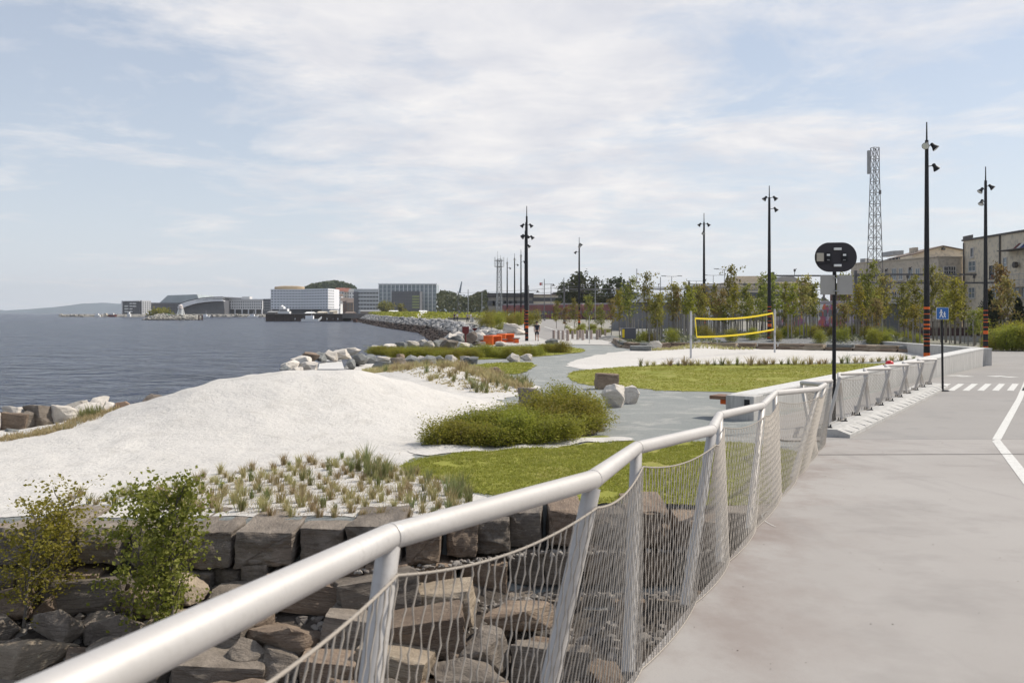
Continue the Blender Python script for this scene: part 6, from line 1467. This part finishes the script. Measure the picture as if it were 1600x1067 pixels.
for px, w, py, mt, lb in ((176, 12, 489.3, maroon, 'red barge moored at the breakwater'), (202, 5, 487.2, wf2, 'white cabin boat moored below the dark apartment block'), (236, 3, 484, wf, 'white round tank on the quay left of the islet'), (153, 9, 490.2, wf2, 'low white boat on the breakwater'), (166, 6, 489.5, cream, 'cream boat beside the red barge')):
    Yq = 850; r = thing('moored_boat' if 'tank' not in lb else 'tank', lb, 'boat' if 'tank' not in lb else 'tank', (SX(px, Yq), Yq, -1.5)); hw = w / 2 / F * Yq; ht = SZ(py, Yq) + 1.5
    if 'tank' in lb: mb = MB(); mb.lathe([(hw, 1), (hw, ht - .6), (hw * .6, ht), (.1, ht + .2)], 14); mb.build('drum', mt, r, True, world=False)
    else:
        mb = MB(); mb.prism([(-hw, -1.5, .1), (hw * .8, -1.5, .1), (hw, 0, .2), (hw * .8, 1.5, .1), (-hw, 1.5, .1)], (0, 0, ht * .55)); mb.build('hull', mt, r, world=False); mb = MB(); mb.bbox((-hw * .7, -1.2, ht * .56 + .1), (hw * .3, 1.2, ht), .08); mb.build('cabin', mt if mt is not maroon else white, r, world=False)
# ---- rail yard
hall_m = M('weathered_grey_wall', (.26, .245, .225), (.20, .19, .175), .4, .85, c3=(.15, .14, .13), sc3=.3); drk = M('black_roof', (.045, .042, .045), (.06, .055, .06), .3, .8)
def hall(name, px0, px1, py0, py1, Y, d, wm, rm, label, win=None, rh=None):
    r = thing(name, label, 'building', (SX((px0 + px1) / 2, Y), Y, 0)); x0, x1 = SX(px0, Y), SX(px1, Y)
    mb = MB(); mb.box((x0, Y, -.2), (x1, Y + d, SZ(py1, Y))); mb.build('wall', wm, r); mb = MB(); mb.box((x0 - .4, Y - .5, SZ(py1, Y) + .01), (x1 + .4, Y + d + .4, SZ(py0, Y))); mb.build('roof', rm, r)
    if win:
        n, w0, w1, z0, z1 = win
        for i in range(n): mb = MB(); xx = x0 + (x1 - x0) * (i + .5) / n; mb.box((xx - w0, Y - .08, SZ(z1, Y)), (xx + w0, Y - .003, SZ(z0, Y))); mb.build('window', dgrey, r)
    return r
hall('railway_shed', 763, 832, 458, 464.5, 330, 25, hall_m, drk, 'long grey railway shed with a thick black roof behind the promenade lamps', (8, 1.3, 0, 470, 478))
hall('store_building', 828, 872, 460, 461.5, 340, 20, cream, roof_b, 'sunlit cream store building right of the black roofed shed', (5, 1.0, 0, 465, 471))
hall('store_building', 866, 900, 457.5, 461, 350, 15, dk, drk, 'dark building between the cream store and the tall tree', (4, 1.0, 0, 466, 472))
hall('yard_shed', 968, 1082, 472.5, 474.5, 118, 9, M('grey_cladding', (.20, .20, .205), (.17, .17, .175), .4, .7, st=(6, 6, .2)), drk, 'long low dark grey shed behind the saplings', None)
mb = MB(); Yq = 135; q = [(SX(984, Yq), SZ(473, Yq)), (SX(998, Yq), SZ(464, Yq)), (SX(1014, Yq), SZ(462.5, Yq)), (SX(1020, Yq), SZ(473, Yq))]; mb.prism([(a, Yq, b) for a, b in q], (1.5, 12, 0)); tag(mb.build('shed_roof', M('white_metal_roof', (.62, .62, .62), None, rough=.5)), 'white metal gable roof showing above the dark grey shed', 'roof')
# station building
r = hall('station_building', 1135, 1272, 447, 450, 210, 20, cream, beige2, 'long beige station building with flat cornice beyond the saplings', (11, .9, 0, 457, 466))
mb = MB(); Yq = 222; mb.prism([(SX(1146, Yq), Yq, SZ(447, Yq)), (SX(1152, Yq), Yq, SZ(431.5, Yq)), (SX(1190, Yq), Yq, SZ(431.5, Yq)), (SX(1197, Yq), Yq, SZ(447, Yq))], (0, 12, 0)); mb.build('roof', beige2, r)
mb = MB(); mb.box((SX(1140, 212), 212, SZ(447, 212)), (SX(1268, 212), 225, SZ(440.5, 212))); mb.build('upper_storey', beige, r)
mb = MB(); mb.prism([(SX(1212, Yq), Yq, SZ(441, Yq)), (SX(1220, Yq), Yq, SZ(432.5, Yq)), (SX(1240, Yq), Yq, SZ(432, Yq)), (SX(1252, Yq), Yq, SZ(439, Yq)), (SX(1254, Yq), Yq, SZ(441, Yq))], (0, 12, 0)); mb.build('roof', roof_g, r)
for k in range(6): mb = MB(); px = 1144 + k * 17; mb.box((SX(px, 212), 211.6, SZ(446, 212)), (SX(px + 5, 212), 211.95, SZ(443, 212))); mb.build('dormer_window', dgrey, r)
hall('grey_terrace', 1090, 1136, 446, 449.5, 230, 14, hall_m, roof_g, 'grey arcaded block left of the beige station', (8, .7, 0, 456, 470))
hall('platform_canopy', 1062, 1140, 470.5, 472, 128, 6, white, roof_g, 'white wall with grey canopy behind the saplings', None)
hall('brick_block', 1330, 1346, 441, 445, 180, 12, M('dark_brick', (.14, .075, .06), (.11, .06, .05), 1, .9), drk, 'dark brick block left of the lattice mast', None)
hall('kiosk', 1383, 1406, 472.5, 475, 92, 4, M('blue_grey_cladding', (.13, .14, .165), (.16, .17, .19), .6, .7), M('pale_roof', (.5, .5, .5), None), 'blue grey shed with pale roof edge left of the tallest lamp post', None)
# trains
train_m = M('dull_red_train', (.20, .06, .065), (.16, .05, .055), .3, .5, c3=(.24, .10, .10), sc3=.5)
def train(px0, px1, Y0, Y1, zt_, label, body, n=6, zb=.9):
    a, b = Vector((SX(px0, Y0), Y0, 0)), Vector((SX(px1, Y1), Y1, 0)); d = (b - a).normalized(); nn = Vector((d.y, -d.x, 0)); L_ = (b - a).length
    root = thing('train', label, 'train', tuple((a + b) / 2)); Mx = Matrix.Translation(a) @ Matrix(((d.x, -nn.x, 0, 0), (d.y, -nn.y, 0, 0), (0, 0, 1, 0), (0, 0, 0, 1)))
    for i in range(n):
        s0, s1 = L_ * i / n + .3, L_ * (i + 1) / n - .3; mb = MB(); mb.bbox((s0, 0, zb), (s1, 3, zt_), .25, mtx=Mx); c = mb.build('carriage', body, root)
        mb = MB(); mb.bbox((s0 + .2, .3, zt_ - .05), (s1 - .2, 2.7, zt_ + .35), .12, mtx=Mx); mb.build('carriage_roof', M('train_roof', (.30, .27, .28), None) if i == 0 and 'train_roof' not in bpy.data.materials else bpy.data.materials['train_roof'], c)
        for k in range(9):
            u = s0 + (s1 - s0) * (k + .5) / 9; w = (s1 - s0) / 9 * .33; mb = MB(); mb.box((u - w, -.05, zb + 1.3), (u + w, -.004, zb + 2.1), mtx=Mx); mb.build('window', dk, c)
        for u in (s0 + 2, s1 - 2): mb = MB(); mb.bbox((u - 1.2, .3, .25), (u + 1.2, 2.7, zb - .02), .08, mtx=Mx); mb.build('bogie', drk, c)
train(783, 1010, 262, 225, SZ(476, 240), 'long dull red passenger train standing behind the saplings', train_m, 5)
white_t = M('graffiti_train_side', (.55, .54, .52), (.50, .10, .03), .55, .5, c3=(.16, .05, .20), sc3=.4, lo=.53, hi=.56)
train(1205, 1345, 128, 108, 3.6, 'white railway carriage covered in orange and violet graffiti', white_t, 2, .8)
# cars
def car(px, Y, zb, rz, label, paint_):
    root = thing('parked_car', label, 'car', (SX(px, Y), Y, zb), rz)
    side = [(-2.1, .35), (-2.15, .75), (-1.95, .95), (-1.3, 1.0), (-.75, 1.42), (.75, 1.45), (1.45, 1.0), (2.05, .9), (2.15, .6), (2.1, .35)]
    mb = MB(); mb.prism([(x, -.85, z) for x, z in side], (0, 1.7, 0)); mb.build('body', paint_, root, world=False)
    gl = [(-1.2, 1.0), (-.72, 1.36), (.70, 1.38), (1.3, 1.0)]
    for y0 in (-.87, .852): mb = MB(); mb.prism([(x, y0, z) for x, z in gl], (0, .018, 0)); mb.build('side_window', glass, root, world=False)
    mb = MB(); mb.quad((-1.32, -.7, 1.02), (-1.32, .7, 1.02), (-.80, .65, 1.42), (-.80, -.65, 1.42)); mb.build('rear_window', glass, root, world=False)
    for x in (-1.35, 1.35):
        for y in (-.88, .70):
            mb = MB(); mb.tube([(x, y, .32), (x, y + .18, .32)], .32, 16); w = mb.build('wheel', black, root, True, world=False); mb = MB(); mb.tube([(x, y - .006 if y < 0 else y + .186, .32), (x, y + .01 if y < 0 else y + .17, .32)], .18, 12); mb.build('rim', grey, w, True, world=False)
    for y in (-.6, .6): mb = MB(); mb.bbox((-2.17, y - .15, .68), (-2.1, y + .15, .84), .01); mb.build('tail_light', maroon, root, world=False)
car(802, 215, .85, R(10), 'silver car parked behind the promenade lamp posts', M('silver_car_paint', (.42, .44, .47), None, rough=.25, metal=.3)); car(842, 200, .85, R(70), 'dark car standing at the end of the cycle path ahead of the walking man', M('dark_car_paint', (.02, .02, .024), None, rough=.25))
# fences of the yard
def fence(px0, px1, Y0, Y1, h, label, mat, zb=.3, step=2.5):
    a, b = Vector((SX(px0, Y0), Y0, zb)), Vector((SX(px1, Y1), Y1, zb)); L_ = (b - a).length; n = int(L_ / step); root = thing('fence', label, 'fence', tuple((a + b) / 2))
    for i in range(n + 1): mb = MB(); p_ = a.lerp(b, i / n); mb.tube([p_, p_ + Vector((0, 0, h))], .035, 6); mb.build('fence_post', mat, root)
    mb = MB(); m_ = int(L_ / .45)
    for z in (.05, h * .33, h * .66, h - .03): mb.tube([a + Vector((0, 0, z)), b + Vector((0, 0, z))], .018, 4)
    for i in range(m_): p_ = a.lerp(b, i / m_); mb.tube([p_, p_ + Vector((0, 0, h))], .009, 3, False)
    mb.build('wire_panel', mat, root)
fence(795, 1000, 222, 190, 1.9, 'thin dark wire fence between the cars and the red train', trim_d, .6)
fence(1290, 1640, 100, 92, 1.7, 'thin brown wire fence in front of the beige building', M('brown_fence', (.10, .06, .06), None), 0, 2.5)
mb = MB(); mb.box((SX(1420, 99), 99, 0), (SX(1640, 97), 99.3, 1.0)); tag(mb.build('garden_wall', M('dark_red_wall', (.10, .055, .055), (.13, .08, .075), .6, .9)), 'low dark red wall behind the wire fence by the beige building', 'wall')
# catenary masts, yard lamps, wires
def gantry(px0, px1, py, Y, label, arms=3):
    root = thing('catenary_gantry', label, 'gantry', (SX((px0 + px1) / 2, Y), Y, 0)); z = SZ(py, Y); x0, x1 = SX(px0, Y), SX(px1, Y)
    mb = MB(); mb.box((x0, Y - .1, z - .12), (x1, Y + .1, z + .06)); mb.build('beam', steel_d, root)
    for k in range(arms):
        xx = x0 + (x1 - x0) * (k + .5) / arms; mb = MB(); mb.tube([(xx, Y, z), (xx, Y, z + .55), (xx + .22, Y, z + .8)], .04, 5); mb.bbox((xx - .1, Y - .1, z + .45), (xx + .1, Y + .1, z + .75), .02); mb.build('insulator', trim_d, root)
    for xx in (x0 + .2, x1 - .2): mb = MB(); mb.box((xx - .14, Y + .102, 0), (xx + .14, Y + .35, z + .4)); mb.build('leg', steel_d, root)
gantry(1206, 1420, 430.5, 112, 'nearest dark catenary gantry crossing behind the paired sign'); gantry(1335, 1566, 428.5, 102, 'grey catenary gantry crossing in front of the beige facade', 4); gantry(1075, 1290, 444, 150, 'catenary gantry above the saplings left of the sign', 4)
gantry(880, 1120, 451.5, 170, 'long low catenary gantry in front of the two dark trees', 5); gantry(1340, 1600, 441.5, 97, 'lower catenary gantry across the beige facade', 5); gantry(1005, 1150, 449, 200, 'far catenary gantry above the long shed', 3)
wires = [((690, 458, 420), (1000, 440, 160)), ((690, 462, 420), (1010, 448, 160)), ((840, 462, 320), (1200, 452, 140)), ((1000, 452, 170), (1600, 442, 100)), ((860, 457, 300), (1340, 446, 112))]
for i, (a, b) in enumerate(wires):
    p, q = A(*a), A(*b); mb = MB(); mb.tube([p.lerp(q, t / 10) - Vector((0, 0, .5 * 4 * (t / 10) * (1 - t / 10))) for t in range(11)], .035, 4); tag(mb.build('overhead_wire', steel_d), 'thin overhead railway wire strung across the yard', 'wire', 'overhead railway wires')
def yardlamp(px, py, Y, arm, label, double=False, zb=0):
    x = SX(px, Y); h = SZ(py, Y) - zb; root = thing('street_light', label, 'street light', (x, Y, zb)); mb = MB(); mb.tube([(0, 0, 0), (0, 0, h)], [.13, .08], 8); mb.build('pole', steel_d if not double else steel_l, root, True, world=False)
    for s in ((1, -1) if double else (1,)):
        mb = MB(); zz_ = h - .1 if double else h - 1.3; mb.tube([(0, 0, zz_), (s * arm, 0, zz_ + .1)], .06, 6); a_ = mb.build('arm', steel_d if not double else steel_l, root, world=False); mb = MB()
        if double: mb.bbox((s * arm - .6, -.2, zz_ + .05), (s * arm + .6, .2, zz_ + .25), .05)
        else: mb.lathe([(.45, -.35), (.40, -.25), (.15, -.05), (.1, .1)], 10, (arm, 0, zz_))
        mb.build('lamp_head', black if not double else steel_l, a_, True, world=False)
for px, py, lb in ((850.5, 436, 'single arm yard light right of the promenade lamp posts'), (881, 434, 'single arm yard light left of the tall dark tree'), (983, 432, 'single arm yard light above the white roof'), (826, 446, 'single arm yard light partly behind the near promenade lamps'), (715.5, 455, 'small single arm yard light by the woods')): yardlamp(px, py, 230 if px > 800 else 330, 2.2, lb)
for px, py, Y, lb in ((1049.5, 431.5, 260, 'double arm street light left of the lamp behind the net'), (1114.5, 430, 280, 'smaller double arm street light right of the lamp behind the net'), (1132, 420.5, 240, 'double arm street light above the thin sapling'), (943, 439, 300, 'double arm street light between the two dark trees'), (1088, 439, 320, 'faint double arm street light far behind the saplings')): yardlamp(px, py, Y, 2.2 * Y / 260, lb, True)
for px, py, Y, lb in ((731.5, 452, 400, 'thin grey pole by the woods'), (753, 455, 400, 'thin grey pole left of the mast'), (861, 444, 260, 'stout grey pole behind the train'), (930, 440, 210, 'thin pole between the dark trees'), (972, 446, 130, 'pale pole at the corner of the long shed'), (995, 420, 280, 'tall thin antenna pole above the white roof'), (1032, 433, 240, 'pole with a small box left of the net lamp')):
    mb = MB(); x = SX(px, Y); mb.tube([(x, Y, 0), (x, Y, SZ(py, Y))], .10 * Y / 230, 6); mb.lathe([(.22, 0), (.22, .1)], 8, (x, Y, .6)); tag(mb.build('mast_pole', steel_l, smooth=True), lb, 'pole')
r = thing('flag', 'small red and white flag on a pole by the yard light', 'flag', (SX(848, 420), 420, 0)); mb = MB(); mb.tube([(0, 0, 0), (0, 0, SZ(439, 420))], .08, 6); mb.build('flagpole', wf, r, world=False)
mb = MB(); zf_ = SZ(446, 420); pts_ = [(-.1 - i * .22, .12 * math.sin(i * 1.1), 0) for i in range(7)]
for i in range(6): p, q = pts_[i], pts_[i + 1]; mb.add([(p[0], p[1], zf_), (q[0], q[1], zf_), (q[0], q[1], zf_ + 1.2), (p[0], p[1], zf_ + 1.2)], [(0, 1, 2, 3)])
mb.build('cloth', M('flag_red', (.45, .08, .07), (.6, .55, .55), 1.5, .8, lo=.52, hi=.56), r, world=False)
r = thing('crane', 'small blue grey harbour crane jib above the woods', 'crane', (SX(718, 600), 600, 0)); mb = MB(); mb.tube([(0, 0, 0), (0, 0, SZ(460, 600))], .9, 8); mb.build('tower', steel_l, r, world=False); mb = MB(); mb.tube([(0, 0, SZ(458, 600)), (SX(721.5, 600) - SX(718, 600), 0, SZ(440, 600))], [.8, .35], 6); mb.build('jib', M('crane_blue', (.20, .24, .30), None), r, world=False)
# black and yellow barrier in the bed
r = thing('barrier', 'black crate with yellow hazard stripes at the left end of the planting bed', 'barrier', (SX(990, 80), 80, .4)); mb = MB(); mb.bbox((-1.0, -.4, 0), (.15, .4, .9), .03); mb.build('crate', dk, r, world=False); mb = MB(); mb.prism([(-1.0, -.43, .1), (-.8, -.43, .1), (-.8, -.43, .8), (-1.0, -.43, .8)], (0, .02, 0)); mb.build('hazard_panel', yellow, r, world=False)
# air
HAZE = True
if HAZE:
    m = bpy.data.materials.new('air'); m.use_nodes = True; t = m.node_tree; t.nodes.clear(); o_ = t.nodes.new('ShaderNodeOutputMaterial'); v_ = t.nodes.new('ShaderNodeVolumePrincipled')
    v_.inputs['Color'].default_value = (.90, .95, 1, 1); v_.inputs['Density'].default_value = 1.0e-4; v_.inputs['Anisotropy'].default_value = .3; t.links.new(v_.outputs[0], o_.inputs['Volume'])
    mb = MB(); mb.box((-7000, -200, -12), (4800, 8200, 200)); o = mb.build('haze', m, world=False); tag(o, kind='stuff'); o.display_type = 'WIRE'
